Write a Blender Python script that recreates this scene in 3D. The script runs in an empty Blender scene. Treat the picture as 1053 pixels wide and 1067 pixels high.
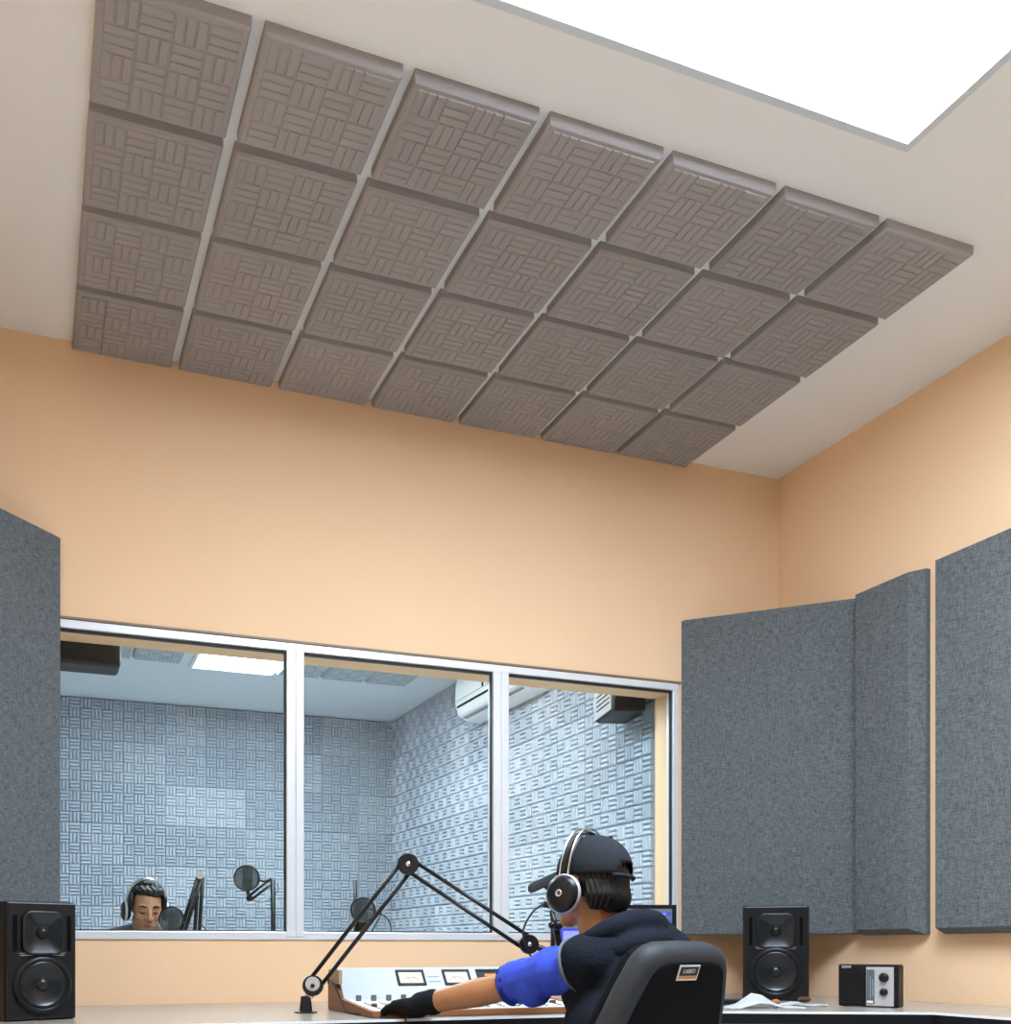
import bpy, bmesh, math, random
from mathutils import Vector, Matrix
random.seed(7)
PI = math.pi

# ------------------------------------------------------------------ camera, exposure, lights
SC = bpy.context.scene
COL = SC.collection
YAW = 0.3497
CAMZ = 0.966
cam_d = bpy.data.cameras.new('camera')
cam = bpy.data.objects.new('camera', cam_d)
COL.objects.link(cam)
cam.location = (0, 0, CAMZ)
cam.rotation_euler = (PI / 2, 0, -YAW)
cam_d.sensor_fit = 'HORIZONTAL'
cam_d.sensor_width = 36
cam_d.lens = 1055.14 / 1053 * 36
cam_d.shift_x = (526.5 - 417.66) / 1053
cam_d.shift_y = (988.5 - 533.5) / 1053
cam_d.clip_start = 0.02
SC.camera = cam
SC.view_settings.view_transform = 'Standard'
SC.view_settings.look = 'None'
SC.view_settings.exposure = 0.0
SC.view_settings.gamma = 1.0
SC.view_settings.use_curve_mapping = False

world = bpy.data.worlds.new('world')
SC.world = world
world.use_nodes = True
world.node_tree.nodes['Background'].inputs[0].default_value = (0.5, 0.6, 0.7, 1)
world.node_tree.nodes['Background'].inputs[1].default_value = 0.05

ROOM_LAMP = 29.0          # brightness of the diffuser of the big ceiling light
ROOM_LAMP_COL = (0.80, 0.955, 1.15)
REAR_LAMP = 3.0
BOOTH_LAMP = 34.0
BOOTH_LAMP_COL = (0.80, 0.92, 1.02)

# measured rays of the photograph: camera-aligned (right, depth, height above floor) -> world
_c, _s = math.cos(YAW), math.sin(YAW)
def W(xc, d, z):
    return Vector((xc * _c + d * _s, -xc * _s + d * _c, z))
def CC(px, py, d):
    return W((px - 417.66) / 1055.14 * d, d, CAMZ + (988.5 - py) / 1055.14 * d)
def CV(x, y, z=0):
    return Vector((x * _c + y * _s, -x * _s + y * _c, z))

# ------------------------------------------------------------------ materials
def mat(name, col, rough=0.6, metal=0.0, bump=0.0, bscale=60, var=0.0, vscale=8, spec=0.5, coat=0.0):
    m = bpy.data.materials.new(name)
    m.use_nodes = True
    nt = m.node_tree
    b = nt.nodes['Principled BSDF']
    b.inputs['Base Color'].default_value = (*col, 1)
    b.inputs['Roughness'].default_value = rough
    b.inputs['Metallic'].default_value = metal
    b.inputs['Specular IOR Level'].default_value = spec
    b.inputs['Coat Weight'].default_value = coat
    tc = nt.nodes.new('ShaderNodeTexCoord')
    if var:
        n = nt.nodes.new('ShaderNodeTexNoise'); n.inputs['Scale'].default_value = vscale; n.inputs['Detail'].default_value = 4
        r = nt.nodes.new('ShaderNodeMix'); r.data_type = 'RGBA'
        r.inputs[6].default_value = (*[c * (1 - var) for c in col], 1)
        r.inputs[7].default_value = (*[min(1, c * (1 + var)) for c in col], 1)
        nt.links.new(tc.outputs['Object'], n.inputs['Vector'])
        nt.links.new(n.outputs['Fac'], r.inputs[0])
        nt.links.new(r.outputs[2], b.inputs['Base Color'])
    if bump:
        n = nt.nodes.new('ShaderNodeTexNoise'); n.inputs['Scale'].default_value = bscale; n.inputs['Detail'].default_value = 3
        bp = nt.nodes.new('ShaderNodeBump'); bp.inputs['Strength'].default_value = bump; bp.inputs['Distance'].default_value = 0.005
        nt.links.new(tc.outputs['Object'], n.inputs['Vector'])
        nt.links.new(n.outputs['Fac'], bp.inputs['Height'])
        nt.links.new(bp.outputs['Normal'], b.inputs['Normal'])
    return m

def emit(name, col, strength):
    m = bpy.data.materials.new(name); m.use_nodes = True
    nt = m.node_tree; nt.nodes.clear()
    e = nt.nodes.new('ShaderNodeEmission'); e.inputs[0].default_value = (*col, 1); e.inputs[1].default_value = strength
    o = nt.nodes.new('ShaderNodeOutputMaterial'); nt.links.new(e.outputs[0], o.inputs[0])
    return m

def fabric(name, c1, c2):
    m = mat(name, c1, 0.95, spec=0.15)
    nt = m.node_tree; b = nt.nodes['Principled BSDF']
    tc = nt.nodes.new('ShaderNodeTexCoord')
    outs = []
    for sc in ((45, 45, 420), (420, 420, 45)):
        mp = nt.nodes.new('ShaderNodeMapping'); mp.inputs['Scale'].default_value = sc
        n = nt.nodes.new('ShaderNodeTexNoise'); n.inputs['Scale'].default_value = 1.0; n.inputs['Detail'].default_value = 2
        nt.links.new(tc.outputs['Object'], mp.inputs[0]); nt.links.new(mp.outputs[0], n.inputs['Vector'])
        outs.append(n.outputs['Fac'])
    a = nt.nodes.new('ShaderNodeMath'); a.operation = 'ADD'
    nt.links.new(outs[0], a.inputs[0]); nt.links.new(outs[1], a.inputs[1])
    mr = nt.nodes.new('ShaderNodeMapRange'); mr.inputs[1].default_value = 0.72; mr.inputs[2].default_value = 1.28
    nt.links.new(a.outputs[0], mr.inputs[0])
    mx = nt.nodes.new('ShaderNodeMix'); mx.data_type = 'RGBA'
    mx.inputs[6].default_value = (*c1, 1); mx.inputs[7].default_value = (*c2, 1)
    nt.links.new(mr.outputs[0], mx.inputs[0]); nt.links.new(mx.outputs[2], b.inputs['Base Color'])
    bp = nt.nodes.new('ShaderNodeBump'); bp.inputs['Strength'].default_value = 0.4; bp.inputs['Distance'].default_value = 0.002
    nt.links.new(a.outputs[0], bp.inputs['Height']); nt.links.new(bp.outputs[0], b.inputs['Normal'])
    return m

def foam(name, c1, c2):
    """foam whose batch colour differs a little from tile to tile"""
    m = mat(name, c1, 0.95, spec=0.15, bump=0.25, bscale=500)
    nt = m.node_tree; b = nt.nodes['Principled BSDF']
    oi = nt.nodes.new('ShaderNodeObjectInfo')
    mx = nt.nodes.new('ShaderNodeMix'); mx.data_type = 'RGBA'
    mx.inputs[6].default_value = (*c1, 1); mx.inputs[7].default_value = (*c2, 1)
    nt.links.new(oi.outputs['Random'], mx.inputs[0]); nt.links.new(mx.outputs[2], b.inputs['Base Color'])
    return m

def wood(name, c1, c2, axis_scale=(3, 30, 30)):
    m = mat(name, c1, 0.5)
    nt = m.node_tree; b = nt.nodes['Principled BSDF']
    tc = nt.nodes.new('ShaderNodeTexCoord'); mp = nt.nodes.new('ShaderNodeMapping'); mp.inputs['Scale'].default_value = axis_scale
    n = nt.nodes.new('ShaderNodeTexNoise'); n.inputs['Scale'].default_value = 2; n.inputs['Detail'].default_value = 5
    mx = nt.nodes.new('ShaderNodeMix'); mx.data_type = 'RGBA'
    mx.inputs[6].default_value = (*c1, 1); mx.inputs[7].default_value = (*c2, 1)
    nt.links.new(tc.outputs['Object'], mp.inputs[0]); nt.links.new(mp.outputs[0], n.inputs['Vector'])
    nt.links.new(n.outputs['Fac'], mx.inputs[0]); nt.links.new(mx.outputs[2], b.inputs['Base Color'])
    return m

def glass():
    m = bpy.data.materials.new('window_glass'); m.use_nodes = True
    nt = m.node_tree; nt.nodes.clear()
    t = nt.nodes.new('ShaderNodeBsdfTransparent'); t.inputs[0].default_value = (0.93, 0.97, 0.97, 1)
    g = nt.nodes.new('ShaderNodeBsdfGlossy'); g.inputs['Roughness'].default_value = 0.02
    f = nt.nodes.new('ShaderNodeFresnel'); f.inputs[0].default_value = 1.3
    mx = nt.nodes.new('ShaderNodeMixShader'); o = nt.nodes.new('ShaderNodeOutputMaterial')
    nt.links.new(f.outputs[0], mx.inputs[0]); nt.links.new(t.outputs[0], mx.inputs[1]); nt.links.new(g.outputs[0], mx.inputs[2])
    nt.links.new(mx.outputs[0], o.inputs[0])
    return m

M = dict(
    framegrey=mat('pale_grey_metal', (0.66, 0.71, 0.74), 0.4),
    wall=mat('peach_paint', (0.90, 0.615, 0.375), 0.75, bump=0.15, bscale=90, var=0.02, vscale=3, spec=0.25),
    ceiling=mat('ceiling_paint', (0.88, 0.875, 0.86), 0.9, bump=0.1, bscale=120, spec=0.2),
    booth_ceiling=mat('booth_ceiling_paint', (0.74, 0.78, 0.80), 0.9, bump=0.1, bscale=120, spec=0.2),
    floor=mat('floor_tiles', (0.62, 0.62, 0.61), 0.5, bump=0.1, bscale=100, var=0.05, vscale=6),
    foam_ceiling=foam('grey_foam', (0.36, 0.335, 0.325), (0.39, 0.36, 0.35)),
    foam_booth=foam('blue_grey_foam', (0.45, 0.50, 0.57), (0.60, 0.64, 0.70)),
    fabric=fabric('blue_grey_weave', (0.068, 0.079, 0.084), (0.195, 0.205, 0.207)),
    alu=mat('aluminium_frame', (0.80, 0.82, 0.84), 0.35, metal=0.25),
    gasket=mat('black_gasket', (0.012, 0.012, 0.012), 0.6),
    glass=glass(),
    white=mat('white_paint', (0.85, 0.86, 0.87), 0.4),
    lamp=emit('lamp_diffuser', ROOM_LAMP_COL, ROOM_LAMP),
    lamp_rear=emit('lamp_diffuser_dim', ROOM_LAMP_COL, REAR_LAMP),
    lamp_booth=emit('booth_lamp_diffuser', BOOTH_LAMP_COL, BOOTH_LAMP),
    desk=mat('beige_laminate', (0.42, 0.37, 0.31), 0.22, var=0.05, vscale=30, spec=0.6),
    desk_highlight=mat('edge_highlight_white', (0.85, 0.85, 0.84), 0.3),
    black=mat('black_plastic', (0.008, 0.008, 0.009), 0.42, bump=0.05, bscale=400, spec=0.22),
    satin=mat('satin_black', (0.010, 0.011, 0.013), 0.32, spec=0.3),
    cone=mat('speaker_cone', (0.009, 0.011, 0.013), 0.27, spec=0.5),
    dark=mat('dark_metal', (0.018, 0.017, 0.016), 0.38, metal=0.4),
    panelgrey=mat('grey_panel', (0.11, 0.13, 0.15), 0.6),
    chrome=mat('silver_metal', (0.80, 0.81, 0.83), 0.2, metal=1.0),
    silver=mat('silver_plastic', (0.55, 0.53, 0.53), 0.4, metal=0.3),
    console=mat('pale_blue_console_paint', (0.56, 0.62, 0.66), 0.35, var=0.02),
    deck=mat('white_console_deck', (0.80, 0.80, 0.78), 0.4),
    wood=wood('console_wood', (0.34, 0.14, 0.055), (0.20, 0.075, 0.028)),
    woodlight=wood('pale_wood', (0.50, 0.36, 0.24), (0.40, 0.27, 0.17)),
    meter=mat('meter_face', (0.85, 0.66, 0.48), 0.4),
    meterdark=mat('meter_window', (0.05, 0.06, 0.07), 0.2),
    orange=mat('orange_print', (0.75, 0.28, 0.06), 0.5),
    knobgrey=mat('grey_knob', (0.10, 0.115, 0.12), 0.5),
    blueled=emit('screen_blue', (0.10, 0.13, 0.85), 0.9),
    bluewhite=emit('screen_pale_blue', (0.35, 0.42, 0.95), 1.1),
    screen=emit('screen_grey', (0.25, 0.32, 0.36), 0.7),
    skin=mat('skin', (0.44, 0.20, 0.085), 0.5, var=0.12, vscale=25),
    skin2=mat('skin_light_brown', (0.38, 0.19, 0.10), 0.5, var=0.08, vscale=25),
    lip=mat('lips', (0.28, 0.09, 0.06), 0.5),
    hair=mat('black_hair', (0.008, 0.007, 0.007), 0.45, bump=0.35, bscale=90, spec=0.3),
    vest=mat('dark_fleece', (0.011, 0.014, 0.022), 0.95, bump=0.5, bscale=120, spec=0.15),
    trim=mat('grey_piping', (0.13, 0.15, 0.17), 0.8),
    cap=mat('dark_cap', (0.020, 0.023, 0.028), 0.85, bump=0.3, bscale=300, spec=0.2),
    shirt=mat('blue_shirt', (0.035, 0.075, 0.60), 0.8, bump=0.3, bscale=40),
    shirt2=mat('grey_shirt', (0.10, 0.10, 0.11), 0.9, bump=0.3, bscale=60),
    glove=mat('black_glove', (0.006, 0.007, 0.009), 0.85, bump=0.4, bscale=150, spec=0.2),
    jeans=mat('dark_trousers', (0.02, 0.025, 0.04), 0.9, bump=0.3, bscale=150),
    chairfab=mat('black_upholstery', (0.008, 0.008, 0.009), 0.9, bump=0.6, bscale=500, spec=0.1),
    chairrim=mat('charcoal_plastic', (0.028, 0.032, 0.036), 0.6, bump=0.2, bscale=300, spec=0.35),
    paper=mat('white_paper', (0.88, 0.88, 0.87), 0.8, bump=0.3, bscale=30),
    bread=mat('brown_crust', (0.42, 0.17, 0.05), 0.7, bump=0.5, bscale=200, var=0.3, vscale=80),
    brown=mat('dark_brown', (0.09, 0.035, 0.015), 0.5),
    mesh=None,
    print=mat('grey_print', (0.22, 0.26, 0.30), 0.6),
    lightprint=mat('pale_print', (0.75, 0.74, 0.72), 0.5),
    boxbrown=mat('dark_box_shell', (0.018, 0.014, 0.011), 0.5, spec=0.25),
    ac=mat('air_conditioner_plastic', (0.84, 0.85, 0.84), 0.4),
    darkgap=mat('dark_slot', (0.004, 0.004, 0.004), 0.9, spec=0.05),
)
def netmat():
    m = bpy.data.materials.new('pop_filter_net'); m.use_nodes = True
    nt = m.node_tree; b = nt.nodes['Principled BSDF']
    b.inputs['Base Color'].default_value = (0.05, 0.06, 0.07, 1); b.inputs['Roughness'].default_value = 0.8
    b.inputs['Alpha'].default_value = 0.62
    return m
M['mesh'] = netmat()

# ------------------------------------------------------------------ object helpers
def obj(name, bm, m, parent=None, smooth=False, at=None):
    """links a bmesh as one mesh object; at = world offset taken off the vertices"""
    me = bpy.data.meshes.new(name)
    if at is not None:
        bmesh.ops.translate(bm, verts=bm.verts, vec=-Vector(at))
    bmesh.ops.recalc_face_normals(bm, faces=bm.faces)
    bm.to_mesh(me); bm.free()
    for mm in (m if isinstance(m, (list, tuple)) else [m]):
        me.materials.append(mm)
    if smooth:
        for p in me.polygons: p.use_smooth = True
    o = bpy.data.objects.new(name, me); COL.objects.link(o)
    if parent is not None: o.parent = parent
    return o

def thing(name, label, cat, loc=(0, 0, 0), rotz=0.0, group=None):
    o = bpy.data.objects.new(name, None); COL.objects.link(o)
    o.location = loc; o.rotation_euler = (0, 0, rotz)
    o['label'] = label; o['category'] = cat
    o.empty_display_size = 0.05
    if group: o['group'] = group
    return o

def tag(o, label, cat, group=None):
    o['label'] = label; o['category'] = cat
    if group: o['group'] = group
    return o

def struct(name, bm, m, parent=None):
    o = obj(name, bm, m, parent)
    if parent is None: o['kind'] = 'structure'
    return o

def copy_tree(o, parent=None):
    c = o.copy(); COL.objects.link(c); c.parent = parent
    for ch in list(o.children):
        copy_tree(ch, c)
    return c

def B(*boxes, bevel=0.0, seg=2):
    bm = bmesh.new()
    for (x0, x1, y0, y1, z0, z1) in boxes:
        r = bmesh.ops.create_cube(bm, size=1)
        for v in r['verts']:
            v.co = Vector(((x0 + x1) / 2 + v.co.x * (x1 - x0), (y0 + y1) / 2 + v.co.y * (y1 - y0), (z0 + z1) / 2 + v.co.z * (z1 - z0)))
    if bevel:
        bmesh.ops.bevel(bm, geom=list(bm.edges), offset=bevel, segments=seg, affect='EDGES', profile=0.5)
    return bm

def prism(bm, poly, z0, z1):
    """poly of (x,y), extruded in z"""
    lo = [bm.verts.new((x, y, z0)) for x, y in poly]; hi = [bm.verts.new((x, y, z1)) for x, y in poly]
    n = len(poly)
    bm.faces.new(lo[::-1]); bm.faces.new(hi)
    for i in range(n): bm.faces.new((lo[i], lo[(i + 1) % n], hi[(i + 1) % n], hi[i]))
    return bm

def frame_from(d):
    d = Vector(d).normalized()
    a = Vector((0, 0, 1)) if abs(d.z) < 0.9 else Vector((1, 0, 0))
    u = a.cross(d).normalized(); v = d.cross(u)
    return u, v, d

def tube(bm, pts, rads, seg=10, caps=True):
    pts = [Vector(p) for p in pts]
    if not isinstance(rads, (list, tuple)): rads = [rads] * len(pts)
    rings = []; u0 = None
    for i, p in enumerate(pts):
        d = (pts[min(i + 1, len(pts) - 1)] - pts[max(i - 1, 0)]).normalized()
        if u0 is None: u, v, _ = frame_from(d)
        else:
            u = (u0 - d * u0.dot(d)).normalized(); v = d.cross(u)
        u0 = u
        rings.append([bm.verts.new(p + (u * math.cos(2 * PI * k / seg) + v * math.sin(2 * PI * k / seg)) * rads[i]) for k in range(seg)])
    for a, b in zip(rings, rings[1:]):
        for k in range(seg): bm.faces.new((a[k], a[(k + 1) % seg], b[(k + 1) % seg], b[k]))
    if caps:
        bm.faces.new(rings[0][::-1]); bm.faces.new(rings[-1])
    return bm

def lathe(bm, prof, origin, axis, seg=32):
    """prof of (radius, height along axis)"""
    u, v, d = frame_from(axis); o = Vector(origin); rings = []
    for r, h in prof:
        if r < 1e-5: rings.append([bm.verts.new(o + d * h)])
        else: rings.append([bm.verts.new(o + d * h + (u * math.cos(2 * PI * k / seg) + v * math.sin(2 * PI * k / seg)) * r) for k in range(seg)])
    for a, b in zip(rings, rings[1:]):
        for k in range(seg):
            k2 = (k + 1) % seg
            if len(a) == 1 and len(b) == 1: continue
            if len(a) == 1: bm.faces.new((a[0], b[k2], b[k]))
            elif len(b) == 1: bm.faces.new((a[k], a[k2], b[0]))
            else: bm.faces.new((a[k], a[k2], b[k2], b[k]))
    return bm

def ell(bm, c, r, basis=None, seg=20, rings=14):
    """ellipsoid, basis = 3 unit vectors"""
    res = bmesh.ops.create_uvsphere(bm, u_segments=seg, v_segments=rings, radius=1)
    bx = basis or (Vector((1, 0, 0)), Vector((0, 1, 0)), Vector((0, 0, 1)))
    c = Vector(c)
    for v in res['verts']:
        q = v.co.copy()
        v.co = c + bx[0] * q.x * r[0] + bx[1] * q.y * r[1] + bx[2] * q.z * r[2]
    return bm

def limb(bm, pts, rads, seg=14):
    pts = [Vector(p) for p in pts]
    for p, r in zip(pts, rads): ell(bm, p, (r, r, r), seg=14, rings=10)
    for i in range(len(pts) - 1):
        tube(bm, [pts[i], pts[i + 1]], [rads[i], rads[i + 1]], seg)
    return bm

def remesh(bm, voxel, smooth=4, fac=0.5):
    """fuse overlapping shapes into one continuous surface"""
    bmesh.ops.recalc_face_normals(bm, faces=bm.faces)
    me = bpy.data.meshes.new('tmp'); bm.to_mesh(me); bm.free()
    o = bpy.data.objects.new('tmp', me); COL.objects.link(o)
    r = o.modifiers.new('r', 'REMESH'); r.mode = 'VOXEL'; r.voxel_size = voxel
    if smooth:
        s = o.modifiers.new('s', 'SMOOTH'); s.iterations = smooth; s.factor = fac
    dg = bpy.context.evaluated_depsgraph_get(); dg.update()
    m2 = bpy.data.meshes.new_from_object(o.evaluated_get(dg))
    out = bmesh.new(); out.from_mesh(m2)
    bpy.data.objects.remove(o); bpy.data.meshes.remove(me); bpy.data.meshes.remove(m2)
    return out

def text_bm(s, size, depth=0.0006, align='CENTER'):
    cu = bpy.data.curves.new('t', 'FONT'); cu.body = s; cu.size = size; cu.extrude = depth; cu.align_x = align; cu.align_y = 'CENTER'
    o = bpy.data.objects.new('t', cu); COL.objects.link(o)
    dg = bpy.context.evaluated_depsgraph_get(); dg.update()
    me = bpy.data.meshes.new_from_object(o.evaluated_get(dg))
    bm = bmesh.new(); bm.from_mesh(me)
    bpy.data.objects.remove(o); bpy.data.meshes.remove(me)
    return bm

def xform(bm, m):
    bmesh.ops.transform(bm, matrix=m, verts=bm.verts); return bm

def basis_m(o, x, y, z):
    m = Matrix.Identity(4)
    for i in range(3):
        m[i][0] = x[i]; m[i][1] = y[i]; m[i][2] = z[i]; m[i][3] = o[i]
    return m

# ------------------------------------------------------------------ room shell
D = 3.80; WT = 0.17
XL, XR, YB = -0.45, 3.24, -1.6
ZC = 3.135
WX0, WX1, WZ0, WZ1 = 0.045, 2.69, 1.0, 2.139
ZB = 2.79; YBK = 7.72; BXR = 2.765; BXL = -0.9

struct('floor', B((XL - .1, XR + .1, YB - .1, D + WT, -0.1, 0)), M['floor'])
LX0, LX1, LY0, LY1 = 0.822, 2.213, 0.902, 2.093      # opening of the recessed light
struct('ceiling', B((XL - .1, LX0, YB - .1, D + WT, ZC, ZC + 0.1), (LX1, XR + .1, YB - .1, D + WT, ZC, ZC + 0.1), (LX0, LX1, YB - .1, LY0, ZC, ZC + 0.1), (LX0, LX1, LY1, D + WT, ZC, ZC + 0.1), (LX0 - .02, LX1 + .02, LY0 - .02, LY1 + .02, ZC + .1, ZC + .12)), M['ceiling'])
struct('wall_front', B((XL - .1, WX0, D, D + WT, 0, ZC), (WX1, XR + .1, D, D + WT, 0, ZC), (WX0, WX1, D, D + WT, 0, WZ0), (WX0, WX1, D, D + WT, WZ1, ZC), (WX0, WX1, D + .047, D + WT, 2.112, WZ1)), M['wall'])
struct('wall_left', B((XL - .1, XL, YB, D, 0, ZC)), M['wall'])
struct('wall_right', B((XR, XR + .1, YB, D, 0, ZC)), M['wall'])
struct('wall_back', B((XL - .1, XR + .1, YB - .1, YB, 0, ZC)), M['fabric'])
# the booth behind the glass
struct('floor_booth', B((BXL, BXR + .1, D + WT, YBK + .1, -0.1, 0)), M['floor'])
struct('ceiling_booth', B((BXL, BXR + .1, D + WT, YBK + .1, ZB, ZB + 0.1)), M['booth_ceiling'])
struct('wall_booth_back', B((BXL, BXR + .1, YBK, YBK + .1, 0, ZB)), M['foam_booth'])
struct('wall_booth_right', B((BXR, BXR + .1, D + WT, YBK, 0, ZB)), M['foam_booth'])
struct('wall_booth_left', B((BXL - .1, BXL, D + WT, YBK, 0, ZB)), M['foam_booth'])

# window: one aluminium frame, two mullions, three panes
win = bpy.data.objects.new('window_1', None); COL.objects.link(win); win.location = (WX0, D, WZ0); win['kind'] = 'structure'
FW = 0.031
mull = [(0.917, 0.985), (1.788, 1.858)]
Y0, Y1 = D - 0.008, D + 0.045
def wobj(n, bm, m): return obj(n, bm, m, win, at=(WX0, D, WZ0))
wobj('window_frame', B((WX0, WX1, Y0, Y1, WZ1 - FW, WZ1), (WX0, WX1, Y0, Y1, WZ0, WZ0 + FW), (WX0, WX0 + .03, Y0, Y1, WZ0 + FW, WZ1 - FW), (WX1 - .026, WX1, Y0, Y1, WZ0 + FW, WZ1 - FW), bevel=0.003), M['alu'])
for a, b in mull:
    mid = (a + b) / 2
    wobj('mullion', B((a, mid - .002, Y0 - .003, Y1, WZ0 + .012, WZ1 - FW), (mid + .002, b, Y0 - .003, Y1, WZ0 + .012, WZ1 - FW), (a + .005, b - .005, Y0 + .003, Y1 - .002, WZ0 + .03, WZ1 - FW), bevel=0.002), M['alu'])
xs = [(WX0 + .03, mull[0][0]), (mull[0][1], mull[1][0]), (mull[1][1], WX1 - .026)]
for a, b in xs:
    g = .008; z0, z1 = WZ0 + FW, WZ1 - FW
    wobj('gasket', B((a, b, D + .004, D + .02, z1 - g, z1), (a, b, D + .004, D + .02, z0, z0 + g * .6), (a, a + g * .6, D + .004, D + .02, z0, z1), (b - g * .6, b, D + .004, D + .02, z0, z1)), M['gasket'])
    wobj('pane', B((a, b, D + .010, D + .016, z0, z1)), M['glass'])

# slim brown strip painting in the frame's shadow over the window head
struct('shadow_strip_1', B((WX0 - .01, WX1 + .012, D - .012, D, WZ1 + .001, WZ1 + .009)), mat('head_shadow_brown', (0.23, 0.16, 0.10), 0.5))

# ------------------------------------------------------------------ ceiling lights
def troffer(x0, x1, y0, y1, z, m, label, group=None, rec=0.0):
    t = thing('ceiling_light', label, 'ceiling light', ((x0 + x1) / 2, (y0 + y1) / 2, z), 0, group)
    w, h = (x1 - x0) / 2, (y1 - y0) / 2
    g = .022
    if rec:
        bm = B((-w, w, h - g, h, -.006, 0), (-w, w, -h, -h + g, -.006, 0), (-w, -w + g, -h + g, h - g, -.006, 0), (w - g, w, -h + g, h - g, -.006, 0), bevel=.001)
        for q in ((-w + g, w - g, h - g - .002, h - g, -.006, rec), (-w + g, w - g, -h + g, -h + g + .002, -.006, rec), (-w + g, -w + g + .002, -h + g, h - g, -.006, rec), (w - g - .002, w - g, -h + g, h - g, -.006, rec)):
            b2_ = B(q); me_ = bpy.data.meshes.new('q'); b2_.to_mesh(me_); b2_.free(); bm.from_mesh(me_); bpy.data.meshes.remove(me_)
        obj('frame', bm, M['framegrey'], t)
        obj('diffuser', B((-w + g + .002, w - g - .002, -h + g + .002, h - g - .002, rec - .006, rec)), m, t)
        return t
    bm = B((-w, w, h - .022, h, -.022, 0), (-w, w, -h, -h + .022, -.022, 0), (-w, -w + .022, -h + .022, h - .022, -.022, 0), (w - .022, w, -h + .022, h - .022, -.022, 0), bevel=.002)
    obj('frame', bm, M['white'], t)
    obj('diffuser', B((-w + .022, w - .022, -h + .022, h - .022, -.008, -.001)), m, t)
    return t
troffer(0.80, 2.235, 0.88, 2.115, ZC, M['lamp'], 'big glowing white square ceiling light beside the grey foam tiles', rec=.028)
troffer(0.95, 1.51, 4.02, 5.22, ZB, M['lamp_booth'], 'second ceiling light of the booth nearer the window wall')
troffer(0.95, 1.51, 5.38, 6.585, ZB, M['lamp_booth'], 'bright oblong ceiling light inside the booth seen through the left pane')

# ------------------------------------------------------------------ foam tiles
def foam_mesh(S, T, ridge, n=4, rim=0.0, fill=0.86, top=0.55, phase=0, bvm=0.010):
    """square foam tile: slab with a rim, basket-weave of rounded ridges on its face, face towards +z"""
    bm = bmesh.new()
    h = S / 2; base = T - ridge; bv = min(bvm, base * .4)
    lo = [bm.verts.new((x * h, y * h, 0)) for x, y in ((-1, -1), (1, -1), (1, 1), (-1, 1))]
    mi = [bm.verts.new((x * h, y * h, base - bv)) for x, y in ((-1, -1), (1, -1), (1, 1), (-1, 1))]
    hi = [bm.verts.new((x * (h - bv), y * (h - bv), base)) for x, y in ((-1, -1), (1, -1), (1, 1), (-1, 1))]
    bm.faces.new(lo[::-1]); bm.faces.new(hi)
    for a, b in ((lo, mi), (mi, hi)):
        for i in range(4): bm.faces.new((a[i], a[(i + 1) % 4], b[(i + 1) % 4], b[i]))
    a = S - 2 * max(rim, bv * .5); c = a / n; bw = c / 3
    for i in range(n):
        for j in range(n):
            cx, cy = -a / 2 + (i + .5) * c, -a / 2 + (j + .5) * c
            for k in (-1, 0, 1):
                L, Wd = c * .96 / 2, bw * fill / 2
                pts = []
                for f, z in ((1, base - .001), (.82, base + ridge * .7), (top, base + ridge)):
                    ex = L - Wd * (1 - f) ; ey = Wd * f
                    ring = []
                    for sx, sy in ((-1, -1), (1, -1), (1, 1), (-1, 1)):
                        lx, ly = sx * ex, sy * ey + k * bw
                        if (i + j + phase) % 2: lx, ly = ly, -lx
                        ring.append(bm.verts.new((cx + lx, cy + ly, z)))
                    pts.append(ring)
                for r0, r1 in zip(pts, pts[1:]):
                    for q in range(4): bm.faces.new((r0[q], r0[(q + 1) % 4], r1[(q + 1) % 4], r1[q]))
                bm.faces.new(pts[-1])
    return bm

P = 0.3747; TX0 = 0.0321 * 3.8; TY0 = (0.9049 - 3 * 0.0986) * 3.8
SIDE = 0.343; TH = 0.036
colw = ['leftmost', 'second', 'third', 'middle', 'fifth', 'sixth', 'rightmost']
roww = ['in the row farthest from the window wall', 'in the second row from the ceiling light', 'in the second row out from the window wall', 'in the row along the window wall']
tile0 = obj('acoustic_foam_tile', foam_mesh(SIDE, TH, .0036, 4, .015, .92, .78, 0, .006), M['foam_ceiling'])
k = 0
for i in range(7):
    for j in range(4):
        t = tile0 if k == 0 else tile0.copy()
        if k: COL.objects.link(t)
        k += 1
        t.location = (TX0 + (i + .5) * P, TY0 + (j + .5) * P, ZC)
        t.rotation_euler = (PI, 0, (PI / 2) * ((i * 3 + j * 5) % 2))
        tag(t, 'grey basket-weave foam ceiling tile, %s column, %s' % (colw[i], roww[j]), 'acoustic tile', 'foam tiles on the studio ceiling')

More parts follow.
